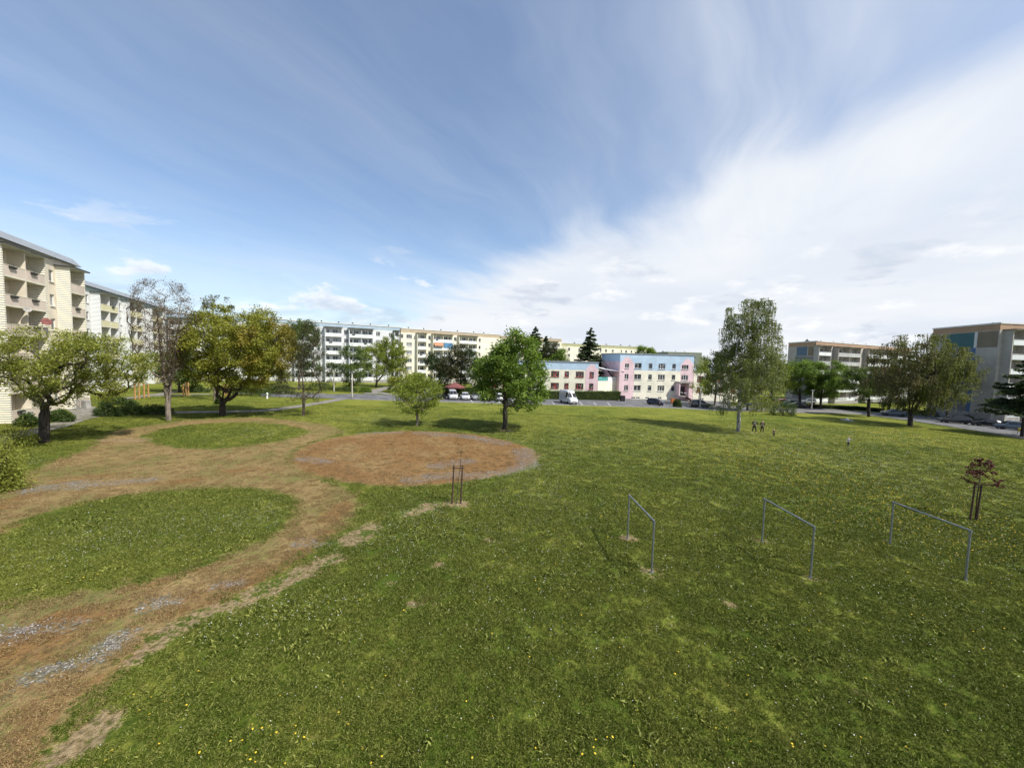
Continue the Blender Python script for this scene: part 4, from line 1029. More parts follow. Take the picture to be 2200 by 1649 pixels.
    if droop:
        dn = rng.random(nl)**1.4*droop*rng.uniform(.3, 1, nl); strand = rng.integers(0, 7, nl)
        off = np.column_stack([np.sin(ch*1.7 + strand*2.1), np.cos(ch*2.3 + strand*1.3), np.zeros(nl)])*.16*rx**.5
        C = P[ch] + off + np.column_stack([rng.normal(0, .05, nl), rng.normal(0, .05, nl), -dn])
        # hanging twigs
        for i in rng.choice(fine, min(len(fine), 260), replace=False):
            for s_ in range(2):
                o3 = np.array([math.sin(i*1.7 + s_*2.1), math.cos(i*2.3 + s_*1.3), 0])*.16*rx**.5
                q.tube([P[i], P[i] + o3*.8 + (0, 0, -.05), P[i] + o3 + (0, 0, -droop*.6)], [.012, .01, .006], M[bark if bark != 'bark_birch' else 'bark'], 3, False)
    tk = mb.build('trunk', root, True)
    C = C[C[:, 2] > .25]
    if topsparse: k_ = rng.random(len(C)) > topsparse*np.clip((C[:, 2] - cz)/rz, 0, 1); C = C[k_]
    tint = .5 + .22*fbm_gap(C, seed + 5, 1.3) + rng.normal(0, .22, len(C))
    if leaf2:
        sel = (C[:, 0] - ox)/rx + .35*fbm_gap(C, seed + 9, .9) > leaf2[1]
        if leaf2[1] == 'top': pass
        crown = foliage('crown', C[~sel], ls, L_[leaf], tint[~sel], root, rng, hang=1 if droop else None)
        c2 = foliage('crown', C[sel], ls, L_[leaf2[0]], tint[sel], root, rng, hang=1 if droop else None)
    else: crown = foliage('crown', C, ls, L_[leaf], tint, root, rng, hang=1 if droop else None)
    return root
def spruce(name, label, base, Hh, rx, seed=1, leaf='needle', z0=.12, nl=24000, ls=.5, tr=.2, group=None, loose=1.75):
    rng = np.random.default_rng(seed); root = thing(name, label, 'tree', base, 0, group)
    mb = MB(); mb.tube([(0, 0, Hh*t_) for t_ in (0, .3, .6, .97)], [tr, tr*.75, tr*.45, .02], M['bark_dark'], 8, False)
    C = []; T = []; nb = int(Hh*7)
    for i in range(nb):
        t_ = z0 + (1 - z0)*((i + rng.random())/nb); z = Hh*t_; L = rx*((1 - t_)/(1 - z0))**.72*rng.uniform(.55, 1.12)*loose + .15; a = rng.uniform(0, 2*PI)
        dr = -.28*L; k = max(4, int(nl/nb*(L/rx)*1.7)); s_ = rng.random(k)**.6
        d = np.array([math.cos(a), math.sin(a)]); n_ = np.array([-d[1], d[0]])
        side = rng.normal(0, .22, k)*s_*L*.8
        z_ = z + dr*s_ + .22*L*s_**3 - np.abs(side)*.25 + rng.normal(0, .06, k) - rng.random(k)*.16
        C.append(np.column_stack([d[0]*s_*L + n_[0]*side, d[1]*s_*L + n_[1]*side, z_])); T.append(np.full(k, rng.uniform(.2, .8)))
        mb.tube([(0, 0, z), (d[0]*L*.5, d[1]*L*.5, z + dr*.5), (d[0]*L*.95, d[1]*L*.95, z + dr*.75)], [.05, .03, .012], M['bark_dark'], 3, False)
    mb.build('trunk', root, True); C = np.concatenate(C); T = np.concatenate(T) + rng.normal(0, .18, len(C))
    foliage('crown', C, ls, L_[leaf], T, root, rng, flat=.2, aspect=.4); return root
def bush(name, label, base, rx, ry, Hh, leaf='hedge', nl=3000, ls=.16, seed=1, cat='bush', rz=0.0, loose=.25, box=False, group=None):
    rng = np.random.default_rng(seed); root = thing(name, label, cat, base, rz, group); S = Skel((0, 0, -.05))
    for i in range(14):
        a = rng.uniform(0, 2*PI); q = np.array([math.cos(a)*rx*.65*rng.random(), math.sin(a)*ry*.65*rng.random(), Hh*rng.uniform(.5, .85)])
        S.line([q*np.array([t_, t_, t_**.8]) for t_ in (.35, .7, 1)], 0)
    S.radii(.07); mb = MB(); S.mesh(mb, M['bark_dark']); mb.build('stem', root, True)
    if box:                                    # clipped hedge: leaves on and just under a box surface
        n = nl; w_ = rng.random(n); X_ = rng.uniform(-rx, rx, n); Y_ = rng.uniform(-ry, ry, n); Z_ = rng.uniform(.05, Hh, n)
        A_ = np.array([rx*ry, rx*Hh, rx*Hh, ry*Hh*.5, ry*Hh*.5]); f = rng.choice(5, n, p=A_/A_.sum())
        ins = np.abs(rng.normal(0, .06, n))
        Z_ = np.where(f == 0, Hh - ins, Z_); Y_ = np.where(f == 1, -ry + ins, Y_); Y_ = np.where(f == 2, ry - ins, Y_); X_ = np.where(f == 3, -rx + ins, X_); X_ = np.where(f == 4, rx - ins, X_)
        C = np.column_stack([X_, Y_, Z_]); bump_ = fbm_gap(C, seed, 1.2)*.07; C[:, 2] += bump_*(f == 0); C[:, 1] += bump_*((f == 1) | (f == 2))
        core = MB(); core.box((-rx+.16, -ry+.16, 0), (rx-.16, ry-.16, Hh-.16), M['hedge_core']); core.build('twigs', root)
    else:
        D_ = rng.normal(size=(nl, 3)); D_ /= np.linalg.norm(D_, axis=1)[:, None]; D_[:, 2] = np.abs(D_[:, 2])
        rr = (1 - loose*rng.random(nl)**.8)*(1 + .16*fbm_gap(D_*3, seed, 1.5))
        C = D_*rr[:, None]*np.array([rx, ry, Hh]); C += rng.normal(0, .07, C.shape); C[:, 2] = np.maximum(C[:, 2], .04)
    tint = .5 + .2*fbm_gap(C, seed + 2, 1.6) + rng.normal(0, .24, len(C))
    foliage('foliage', C, ls, L_[leaf], tint, root, rng); return root
M['hedge_core'] = mat('hedge_twigs', (.022,.026,.012), .95, var=.5, scale=8, bmp=.08, bscale=12)
def tpx(u, v=None, Y=None): return G(u, v) if Y is None else at(u, Y)
def dims(base, vtop, half_px): s_ = base.y/FPX; return (EYE.z - base.z) + (hor(base.x/base.y*FPX + 1100) - vtop)*s_, half_px*s_

def T(name, label, uv, vtop, uL, uR, vlow, Y=None, **k):
    """tree from its foot, the top, left/right and lowest leaf rows seen in the photograph"""
    b_ = tpx(*uv) if Y is None or uv[1] else at(uv[0], Y); Hh, rx = dims(b_, vtop, (uR - uL)/2); zl, _ = dims(b_, vlow, 1)
    s_ = b_.y/FPX; lo = max(.3, zl); cz = (Hh + lo)/2; lx = ((uL + uR)/2 - uv[0])*s_/cz
    k.setdefault('lean', (lx*.5, 0)); k.setdefault('off', lx*cz); k.setdefault('rz', (Hh - lo)/2); k.setdefault('cz', cz)
    return tree(name, label, b_, Hh, rx, **k)
T('deciduous_tree', 'gnarled spreading tree with thick dark trunk at the left edge, beside the path', (95, 950), 704, -40, 325, 880, kind='vase', leaf='olive', bark='bark_dark', tr=.30, nt=860, nl=26000, ls=.14, seed=21, gap=.7, wx=1.0, tipr=.010,
  fork=[(PI*.9, 2.6, 2.6), (.25, 2.8, 2.2), (1.6, 1.5, 3.2), (4.4, 1.8, 2.4), (-.1, 4.6, 1.6)], bole=3.0, lean=(.03, .02), minlow=2.6, ry=5.5)
T('slender_tree', 'tall nearly bare tree with brown buds and twin upright stems, left of the golden tree', (362, 903), 600, 292, 425, 830, kind='vase', leaf='bud', leaf2=None, bark='bark_light', tr=.25, nt=900, nl=12000, ls=.11, seed=122, gap=.0, lump=.34, wx=1.0, tipr=.014, fork=[(2.8, 1.4, 10), (.1, 1.6, 10.5), (4.8, .6, 8), (1.4, .5, 9)], bole=1.9)
T('deciduous_tree', 'large golden olive tree forking low above the path, copper tinged on its right side', (478, 892), 652, 418, 624, 848, wx=1.0, kind='round', leaf='golden', leaf2=('copper', .70), bark='bark_dark', tr=.34, nt=700, nl=44000, ls=.20, seed=23,
  fork=[(2.6, 1.6, 3.2), (1.5, .6, 3.6), (.0, 2.9, 2.4), (4.5, 1.0, 3), (.3, 1.6, 3.6)], bole=1.5, lean=(.02, 0), gap=.25)
T('birch_tree', 'thin weeping tree top rising behind the golden green tree', (462, 860), 622, 425, 505, 780, Y=72, kind='oval', leaf='willow', bark='bark_light', tr=.2, nt=160, nl=4500, ls=.2, seed=24, droop=1.3)
T('slender_tree', 'narrow olive tree with fine twigs and small leaves, straight trunk beside the light path', (651, 893), 688, 592, 712, 868, kind='oval', leaf='dusk', bark='bark', tr=.17, nt=420, nl=9500, ls=.13, seed=25, gap=.3)
T('small_tree', 'small young tree with curved trunk and lime leaves, left of the maple', (896, 914), 798, 842, 940, 896, kind='round', leaf='lime', bark='bark_light', tr=.15, nt=240, nl=6500, ls=.18, seed=26, gap=.35, lean=(-.02, 0), bole=1.8)
T('maple_tree', 'big bright green maple standing alone on the lawn beyond the gravel disc', (1083, 922), 702, 1016, 1172, 892, wx=1.0, kind='oval', leaf='fresh', bark='bark_dark', tr=.28, nt=480, nl=19000, ls=.27, seed=27, gap=.65, bole=2.2)
T('birch_tree', 'tall birch with white speckled trunk and hanging twigs, beside the standing people', (1585, 926), 634, 1526, 1668, 900, kind='birch', leaf='birch', bark='bark_birch', tr=.24, nt=760, nl=44000, ls=.16, seed=28, droop=1.5, lean=(.012, 0), gap=.2, bole=2.2)
T('willow_tree', 'leaning weeping tree with dark forked trunk in front of the teal panelled gable', (1955, 915), 714, 1866, 2048, 884, wx=.92, kind='round', leaf='rosy', leaf2=('willow', -.42), bark='bark_dark', tr=.34, nt=700, nl=42000, ls=.22, seed=29, droop=1.9, lean=(-.03, 0), fork=[(2.7, 2.4, 4.5), (.2, 3.0, 4), (1.4, .8, 5.2), (4.4, 1, 4.6), (2.9, 3.4, 6.4)], bole=2.2, gap=.2)
bgt = 'background trees'
for nm, lab, u, Y, vt, uL, uR, vl, kw in [
    ('deciduous_tree', 'dark green tree behind the narrow olive tree', 642, -838, 682, 604, 690, 820, dict(leaf='mid', kind='oval', ls=.34, nl=6500, nt=180)),
    ('deciduous_tree', 'bushy green tree at the left end of the long pale block', 385, -842, 742, 345, 430, 838, dict(leaf='mid', ls=.33, nl=6000, nt=160)),
    ('deciduous_tree', 'dark leafy tree between the golden tree and the pale block', 560, -842, 755, 500, 612, 838, dict(leaf='olive', ls=.33, nl=6500, nt=170)),
    ('deciduous_tree', 'young green street tree just left of the lamp post', 752, -836, 742, 716, 792, 832, dict(leaf='mid', ls=.3, nl=5500, nt=170, bark='bark_dark', gap=.4)),
    ('round_tree', 'rounded yellow green multi stemmed tree in front of the pale block', 808, -832, 724, 768, 874, 822, dict(leaf='lime', ls=.30, nl=11000, nt=300, fork=[(2.6, 1.8, 3), (.4, 2, 3), (1.5, .5, 3.5), (4.7, .6, 3)], bole=1.4, tr=.3)),
    ('weeping_tree', 'darker weeping tree standing behind the rounded yellow green tree', 842, 112, 704, 815, 872, 815, dict(leaf='mid', kind='oval', ls=.33, nl=4500, nt=150, droop=1.6)),
    ('deciduous_tree', 'grey green shrubby tree behind the small lime tree', 872, -843, 790, 840, 912, 852, dict(leaf='olive', ls=.28, nl=5000, nt=140)),
    ('deciduous_tree', 'dark brown green spreading tree left of the maple, its left crown', 943, 92, 746, 916, 978, 836, dict(leaf='deep', leaf2=('dusk', .2), ls=.30, nl=7500, nt=220, bark='bark_dark')),
    ('deciduous_tree', 'dark brown green spreading tree touching the maple, its right neighbour', 990, 93, 738, 952, 1030, 840, dict(leaf='dusk', leaf2=('deep', .3), ls=.30, nl=8500, nt=240, bark='bark_dark')),
    ('deciduous_tree', 'brown twiggy tree right of the first spruce behind the kindergarten roof', 1184, 122, 728, 1160, 1204, 800, dict(leaf='dusk', kind='oval', ls=.36, nl=3200, nt=120)),
    ('deciduous_tree', 'low green tree peeking over the kindergarten roof below the spruces', 1206, 118, 748, 1180, 1222, 800, dict(leaf='fresh', ls=.38, nl=3000, nt=100)),
    ('deciduous_tree', 'brown green tree right of the lone spruce over the roof edge', 1290, 118, 752, 1272, 1308, 820, dict(leaf='dusk', ls=.34, nl=3200, nt=100)),
    ('round_tree', 'bright green round treetop above the blue kindergarten roof', 1383, 128, 740, 1358, 1409, 800, dict(leaf='fresh', ls=.4, nl=4200, nt=120)),
    ('small_tree', 'thin young lime tree before the kindergarten entrance beside a lamp', 1506, 88, 762, 1484, 1530, 850, dict(leaf='lime', kind='oval', ls=.24, nl=2600, nt=110, tr=.1, gap=.4)),
    ('deciduous_tree', 'dark tree behind the birch on its left side', 1540, 92, 742, 1512, 1572, 852, dict(leaf='deep', leaf2=('olive', .2), kind='oval', ls=.3, nl=6500, nt=190)),
    ('deciduous_tree', 'dense olive tree directly behind the lower birch crown', 1612, 82, 752, 1566, 1662, 868, dict(leaf='willow', ls=.3, nl=9500, nt=260)),
    ('deciduous_tree', 'yellow green tree right behind the birch', 1660, 98, 764, 1632, 1694, 866, dict(leaf='fresh', leaf2=('lime', .0), ls=.3, nl=7500, nt=190)),
    ('round_tree', 'round green tree before the gable with the blue panel', 1724, 98, 769, 1680, 1766, 852, dict(leaf='fresh', ls=.30, nl=16000, nt=320, bark='bark_dark', tr=.3)),
    ('round_tree', 'round green tree before the white balconies, right of its twin', 1768, 96, 775, 1742, 1816, 855, dict(leaf='fresh', ls=.30, nl=13000, nt=280, bark='bark_dark', tr=.26)),
    ('round_tree', 'darker round tree before the white balconies beside the wine red tree', 1876, 80, 782, 1830, 1912, 866, dict(leaf='mid', ls=.26, nl=8000, nt=220, bark='bark_dark', tr=.28)),
    ('red_leaved_tree', 'wine red leaved tree half hidden by the willow', 1910, -883, 782, 1888, 1936, 866, dict(leaf='wine', ls=.3, nl=5500, nt=150, bark='bark_dark')),
    ('deciduous_tree', 'yellow green tree against the tall gable, right of the willow trunk', 2046, 79, 755, 2000, 2098, 880, dict(leaf='willow', ls=.24, nl=6500, nt=260, gap=.55)),
    ]:
    kw.setdefault('tr', .22); T(nm, lab, (u, -Y if Y < 0 else 0), vt, uL, uR, vl, Y=Y, seed=int(u), group=bgt, **kw)
def SPR(label, u, Y, vt, half, seed, **k):
    b_ = at(u, Y); Hh, rx = dims(b_, vt, half); return spruce('spruce_tree', label, b_, Hh, rx, seed, group='spruces above the kindergarten roof', **k)
SPR('tall dark spruce just right of the maple above the kindergarten roof', 1149, 128, 702, 24, 31)
SPR('shorter dark spruce right beside the first spruce', 1172, 126, 722, 16, 32)
SPR('lone dark spruce between the two kindergarten wings', 1267, 116, 704, 27, 33)
b_ = G(2196, 938); Hh, rx = dims(b_, 764, 56)
pn = spruce('pine_tree', 'dark pine at the right edge with its lowest boughs over the parked cars', b_, Hh, rx, 34, z0=.34, nl=30000, ls=.36, tr=.24, loose=1.25)
# bushes and hedges
def B(name, label, u, v, half, vtop, ratio=.6, **k):
    b_ = G(u, v); Hh, rx = dims(b_, vtop, half); return bush(name, label, b_, rx, rx*ratio, max(.5, Hh), **k)
B('bush', 'leafy bush at the extreme left edge of the picture', 5, 1052, 48, 925, 1.0, leaf='olive', nl=9000, ls=.10, seed=41, loose=.8)
B('bush', 'thin upright shrub beside the thick dark trunk', 40, 960, 40, 905, .8, leaf='olive', nl=2200, ls=.11, seed=42, loose=.8)
for i, (u, v, h, vt, lb) in enumerate([(232, 893, 30, 868, 'low clipped evergreen bed beside the path, left end'), (280, 890, 34, 868, 'low evergreen bed along the path, middle mound'), (335, 888, 36, 870, 'low evergreen bed reaching behind the slender tree trunk')]):
    B('shrub_bed', lb, u, v, h, vt, .5, leaf='hedge', nl=4200, ls=.13, seed=43+i, group='low shrub beds along the path')
for i, (u, v, h, vt, lb) in enumerate([(130, 905, 26, 882, 'shrub between the house path and the thick trunk'), (60, 915, 26, 890, 'shrub at the foot of the beige block railing'), (255, 868, 40, 854, 'low shrub bed behind the evergreen bed'), (420, 842, 30, 828, 'dark shrub before the pale long block, left of the golden tree'), (540, 850, 40, 832, 'dark shrub row under the golden tree'), (600, 846, 36, 826, 'dark shrub row right of the golden tree'),
    (690, 838, 34, 822, 'low dark shrub row behind the road bend'), (745, 841, 26, 830, 'low green shrubs left of the lamp post'), (785, 843, 14, 829, 'bright green shrub right of the lamp post'), (850, 838, 22, 818, 'dark shrub beside the path to the pale block'), (470, 868, 8, 852, 'wispy sucker growth at the foot of the golden tree')]):
    B('bush', lb, u, v, h, vt, .45, leaf='hedge' if i != 8 else 'fresh', nl=2600, ls=.17, seed=50+i)
B('bush', 'large round bush right of the birch near the road corner', 1682, 892, 28, 860, .7, leaf='hedge', nl=5200, ls=.16, seed=61)
B('bush', 'taller shrub behind the birch trunk on the road verge', 1636, 884, 26, 846, .7, leaf='olive', nl=5200, ls=.16, seed=62)
B('topiary', 'small clipped ball shaped bush on the forecourt edge', 1455, 874, 8.5, 858, 1, leaf='hedge', nl=7000, ls=.11, seed=63, cat='topiary bush', loose=.1)
B('bush', 'dark shrub strip at the foot of the teal panelled gable', 1990, 893, 50, 880, .4, leaf='deep', nl=4000, ls=.18, seed=64)
B('bush', 'dark shrub strip behind the dark parked cars on the right', 2105, 905, 50, 892, .3, leaf='deep', nl=4000, ls=.18, seed=65)
def hedge(label, a, b, Hh, th, seed, leaf='mid', nl=9000):
    c = (a + b)/2; v_ = b - a; return bush('hedge', label, (c.x, c.y, g(c.x, c.y)), math.hypot(v_.x, v_.y)/2, th, Hh, leaf=leaf, nl=nl, ls=.17, seed=seed, cat='hedge', rz=math.atan2(v_.y, v_.x), box=True)
hedge('clipped hedge between the parked white van and the low cream wing', G(1160, 856.5), G(1330, 860.0), 2.1, .9, 71, nl=16000)
hedge('clipped hedge behind the parked cars left of the maple', G(915, 849), G(1020, 852), 2.1, .8, 72, nl=9000)
hedge('clipped hedge behind the maple trunk', G(1022, 852), G(1158, 856.4), 2.0, .8, 73, nl=11000)
hedge('low dark clipped hedge in front of the blue panelled brown block', G(1728, 874.5), G(1832, 880.5), .9, .9, 74, leaf='deep', nl=7000)
hedge('low dark clipped hedge leading to the parked grey estate car', G(1832, 879.5), G(1895, 885.5), .9, .9, 75, leaf='deep', nl=6000)
# wooded skyline beyond the buildings
rng = np.random.default_rng(77); C = []
for (x0, x1, y0, y1, hh) in ((-260, -60, 190, 260, 10), (-60, 260, 260, 330, 9), (130, 420, 170, 260, 12), (175, 420, 90, 160, 10), (-330, -150, 60, 180, 12)):
    for _ in range(70):
        cx, cy = rng.uniform(x0, x1), rng.uniform(y0, y1); r_ = rng.uniform(3, 6); h_ = hh*rng.uniform(.6, 1.1); k_ = 220
        D_ = rng.normal(size=(k_, 3)); D_ /= np.linalg.norm(D_, axis=1)[:, None]
        C.append(np.array([cx, cy, g(cx, cy) + h_*.55]) + D_*np.array([r_, r_, h_*.5])*rng.uniform(.75, 1, (k_, 1)))
C = np.concatenate(C); fw = foliage('woodland', C, 1.3, L_['mid'], .4 + .25*rng.normal(size=len(C)), None, rng, aspect=.8)
tag(fw, 'distant green woodland on the skyline behind the blocks', 'woodland', kind='stuff')

# ------------------------------------------------------------------ cars
def carpaint(name, col, metal=.3):
    m = mat(name, col, .28, metal, var=.05, scale=1.0, coat=.8); return m
for n_, c_ in (('white', (.62,.63,.64)), ('black', (.012,.013,.016)), ('navy', (.015,.022,.045)), ('grey', (.16,.165,.17)), ('dark_grey', (.045,.048,.052)), ('red', (.33,.015,.018)), ('silver', (.40,.41,.42)), ('blue_grey', (.05,.075,.11))): M['car_' + n_] = carpaint('car_' + n_, c_)
M['lens'] = mat('lamp_lens', (.55,.56,.57), .1, .2); M['tail'] = mat('tail_lens', (.30,.01,.01), .15); M['rim'] = mat('alloy_rim', (.42,.43,.44), .3, .8); M['plate'] = mat('number_plate', (.65,.65,.62), .5)
# stations: x, half width, sill z, belt z, top z, half width at top ; x grows to the front
CARS = {
 'hatch': (4.0, 1.74, [(-2.0,.62,.42,.80,.86,.58),(-1.93,.78,.30,.88,.98,.64),(-1.75,.85,.24,.93,1.30,.60),(-1.35,.87,.2,.93,1.44,.60),(-.5,.87,.2,.92,1.49,.60),(.25,.87,.2,.91,1.44,.59),(.55,.87,.2,.90,1.33,.58),(1.10,.86,.2,.88,.97,.68),(1.6,.83,.22,.82,.88,.66),(1.9,.76,.28,.66,.74,.6),(2.0,.62,.36,.56,.62,.5)]),
 'estate': (4.6, 1.8, [(-2.3,.66,.42,.80,.86,.6),(-2.24,.82,.30,.90,.98,.66),(-2.05,.87,.24,.94,1.28,.62),(-1.7,.89,.2,.94,1.44,.62),(-.5,.9,.2,.93,1.48,.62),(.35,.9,.2,.92,1.42,.61),(.65,.9,.2,.91,1.30,.6),(1.25,.89,.2,.88,.97,.7),(1.8,.86,.22,.82,.88,.68),(2.2,.78,.28,.68,.74,.62),(2.3,.64,.36,.56,.62,.5)]),
 'saloon': (4.5, 1.8, [(-2.25,.66,.42,.80,.86,.6),(-2.15,.82,.30,.93,.99,.66),(-1.55,.88,.22,.95,1.03,.68),(-1.0,.89,.2,.94,1.36,.60),(-.4,.9,.2,.93,1.45,.61),(.25,.9,.2,.92,1.40,.6),(.55,.9,.2,.91,1.28,.6),(1.15,.89,.2,.88,.97,.7),(1.75,.86,.22,.82,.88,.68),(2.15,.78,.28,.68,.74,.62),(2.25,.64,.36,.56,.62,.5)]),
 'suv': (4.5, 1.86, [(-2.25,.7,.52,.95,1.0,.62),(-2.18,.86,.38,1.03,1.14,.7),(-2.0,.91,.32,1.06,1.5,.66),(-1.6,.93,.28,1.06,1.66,.66),(-.4,.93,.28,1.05,1.70,.66),(.35,.93,.28,1.04,1.62,.64),(.65,.93,.28,1.03,1.48,.63),(1.15,.92,.28,1.0,1.10,.74),(1.75,.9,.3,.94,1.0,.72),(2.15,.82,.36,.80,.86,.66),(2.25,.66,.44,.66,.72,.55)]),
 'minivan': (4.2, 1.82, [(-2.1,.74,.42,1.0,1.1,.70),(-2.06,.86,.30,1.05,1.75,.68),(-1.8,.9,.22,1.05,1.88,.68),(-.6,.9,.2,1.04,1.93,.68),(.5,.9,.2,1.02,1.88,.66),(.9,.9,.2,1.0,1.74,.64),(1.75,.87,.2,.92,1.06,.70),(2.0,.8,.28,.76,.84,.64),(2.1,.66,.34,.6,.66,.55)]),
 'van': (5.9, 2.0, [(-2.95,.92,.45,1.25,2.5,.86),(-2.9,.98,.32,1.3,2.62,.88),(-1.5,1.0,.3,1.3,2.68,.88),(.6,1.0,.3,1.3,2.68,.86),(1.25,1.0,.3,1.28,2.50,.82),(1.45,1.0,.3,1.27,2.22,.80),(2.15,.98,.3,1.16,1.36,.82),(2.75,.92,.34,.96,1.10,.76),(2.92,.84,.4,.8,.92,.7),(2.98,.72,.46,.66,.74,.6)]),
}
_cm = {}
def sharpen(me, ang=.42):
    b = bmesh.new(); b.from_mesh(me); bmesh.ops.remove_doubles(b, verts=b.verts, dist=1e-5); bmesh.ops.recalc_face_normals(b, faces=b.faces)
    for f in b.faces: f.smooth = True
    for e in b.edges: e.smooth = len(e.link_faces) == 2 and e.calc_face_angle(9) < ang
    b.to_mesh(me); b.free()
def car(label, u, v, heading, kind='hatch', paint='black', group='parked cars', name='parked_car', cat='car', Y=None):
    base = G(u, v) if Y is None else at(u, Y)
    key = (kind, paint)
    if key not in _cm:
        Lc, Wc, st = CARS[kind]; Lc *= .94; st = [(a_[0]*.94,) + tuple(a_[1:3]) + tuple(q_*1.04 for q_ in a_[3:5]) + (a_[5],) for a_ in st]; nb = MB(); gl = MB(); pm = M['car_' + paint]
        def ring(s_, side):
            x, w_, z0, zb, zt, wt = s_
            return [(x, 0, z0), (x, side*w_*.88, z0), (x, side*w_, z0+.16), (x, side*w_*1.01, (z0+zb)/2+.08), (x, side*w_*.98, zb), (x, side*(wt+(w_*.98-wt)*.12), zb+(zt-zb)*.86), (x, side*wt*.86, zt), (x, 0, zt+.03)]
        V_ = []; idx_ = []
        for s_ in st:
            r1 = ring(s_, 1); r2 = ring(s_, -1)[1:-1][::-1]; idx_.append(list(range(len(V_), len(V_) + len(r1) + len(r2)))); V_ += r1 + r2
        n = len(idx_[0]); nb.v = V_; k = nb.mi(pm); kb = nb.mi(M['rubber'])
        for si, (a, b) in enumerate(zip(idx_, idx_[1:])):
            for j in range(n):
                q = [a[j], a[(j+1) % n], b[(j+1) % n], b[j]][::-1]; nb.f.append(q); nb.m.append(kb if j in (0, n-1) else k)
                s0, s1 = st[si], st[si+1]; cab = (s0[4]-s0[3]) > .3 and (s1[4]-s1[3]) > .3
                quad = [Vector(V_[i]) for i in q]; c = sum(quad, Vector())/4; nn = (quad[1]-quad[0]).cross(quad[2]-quad[0]); nn.normalize()
                if nn.dot(c - Vector((c.x, 0, .8))) < 0 and j not in (6, 7, 0, n-1): nn = -nn
                jj = j if j < 7 else n - 1 - j
                if kind == 'van' and s1[0] < .9 and jj == 4: continue
                if jj == 4 and cab:       # side glass
                    gl.face([c + (p_ - c)*Vector((.90, .86, .86)).length/1.5 + nn*.012 for p_ in quad], M['glass_car'])
                d0, d1 = s0[4]-s0[3], s1[4]-s1[3]
                if jj in (5, 6) and abs(s1[4]-s0[4])/max(.01, abs(s1[0]-s0[0])) > .48 and max(d0, d1) > .3 and max(s0[4], s1[4]) > 1.2:
                    if nn.z < 0: nn = -nn
                    gl.face([c + (p_ - c)*.93 + nn*.014 for p_ in quad], M['glass_car'])
        nb.f.append(idx_[0]); nb.m.append(k); nb.f.append(idx_[-1][::-1]); nb.m.append(k)
        wh = MB(); rr = .34 if kind in ('van', 'suv') else .31; mx_ = Matrix.Rotation(PI/2, 4, 'X')
        wh.lathe([(rr*.6, -.11), (rr, -.09), (rr, .09), (rr*.6, .11)], M['rubber'], 18, mx_)
        rm = MB(); rm.lathe([(rr*.62, -.115), (rr*.60, -.09), (rr*.2, -.10), (.02, -.12)], M['rim'], 14, mx_); 
        ar = MB(); 
        fr = st[-1][0]; bk = st[0][0]; zf = st[-1][3]; zk = st[1][3]
        hl = MB(); w0_ = st[-2][1]*.80; hl.box((fr-.22, w0_-.26, zf+.02), (fr-.03, w0_+.0, zf+.15), M['lens'])
        tl = MB(); w1_ = st[1][1]*.86; tl.box((bk-.02, w1_-.16, zk-.22), (bk+.14, w1_+.06, zk+.05), M['tail'])
        gr = MB(); gr.box((fr-.04, -.42, zf-.16), (fr+.02, .42, zf-.04), M['rubber']); gr.box((fr-.02, -.26, zf-.26), (fr+.035, .26, zf-.17), M['plate']); gr.box((bk-.04, -.26, .5), (bk+.01, .26, .61), M['plate'])
        mr = MB(); mr.box((-.08, 0, 0), (.06, .2, .15), pm)
        _cm[key] = [m_.mesh(n_) for m_, n_ in ((nb, 'body'), (gl, 'windows'), (wh, 'wheel'), (rm, 'rim'), (hl, 'headlight'), (tl, 'tail_light'), (gr, 'grille'), (mr, 'wing_mirror'))] + [rr, Lc, st]
    body, glm, whm, rmm, hlm, tlm, grm, mrm, rr, Lc, st = _cm[key]
    root = thing(name, label, cat, (base.x, base.y, base.z + .04), heading, group)
    bo = inst('body', body, root); sharpen(body)
    inst('windows', glm, root); inst('grille', grm, root)
    W_ = max(s_[1] for s_ in st)
    for sx in (Lc*.31, -Lc*.29):
        for sy in (1, -1):
            wo_ = inst('wheel', whm, root, (sx, sy*(W_-.09), rr), 0 if sy > 0 else PI); inst('rim', rmm, wo_, (0, .015 if False else 0, 0), PI)
    for sy in (1, -1):
        for nm, me in (('headlight', hlm), ('tail_light', tlm)):
            inst(nm, me, root, M=Matrix.Diagonal((1, sy, 1, 1)))
        xm = [s_ for s_ in st if s_[4] - s_[3] > .3][-1]
        inst('wing_mirror', mrm, root, M=Matrix.Translation((xm[0]+.25, sy*xm[1]*.96, xm[3]+.02)) @ Matrix.Diagonal((1, sy, 1, 1)))
    return root
def face_view(u, turn=0): return math.atan2(-1, -(u-1100)/FPX) + turn     # heading that looks back at the window
car('small white car half hidden behind the small lime tree', 917, 851, face_view(917, .2), 'hatch', 'white')
car('black car parked left of the white minivan by the hedge', 945, 856.5, face_view(945, -.25), 'saloon', 'black')
car('white minivan with large dark windscreen parked in front of the hedge', 972, 857.5, face_view(972, .12), 'minivan', 'white')
car('white hatchback parked nose out right of the white minivan', 999, 858.5, face_view(999, .1), 'hatch', 'white')
car('silver car right of the white hatchback, mostly behind maple leaves', 1022, 858.5, face_view(1022, .1), 'hatch', 'silver')
car('white car parked behind the maple trunk', 1071, 860.5, face_view(1071, .1), 'hatch', 'white')
car('dark grey car behind the lower left leaves of the maple', 1047, 860, face_view(1047, .1), 'hatch', 'dark_grey')
car('white high roofed delivery van parked in front of the long hedge', 1221, 866.5, face_view(1221, .45), 'van', 'white', name='delivery_van', cat='van')
car('navy hatchback on the forecourt with a person beside it', 1409, 870, face_view(1409, 1.15), 'hatch', 'navy')
car('dark grey off-road car parked beside the lamp near the kindergarten entrance', 1503, 875, face_view(1503, 2.0), 'suv', 'dark_grey')
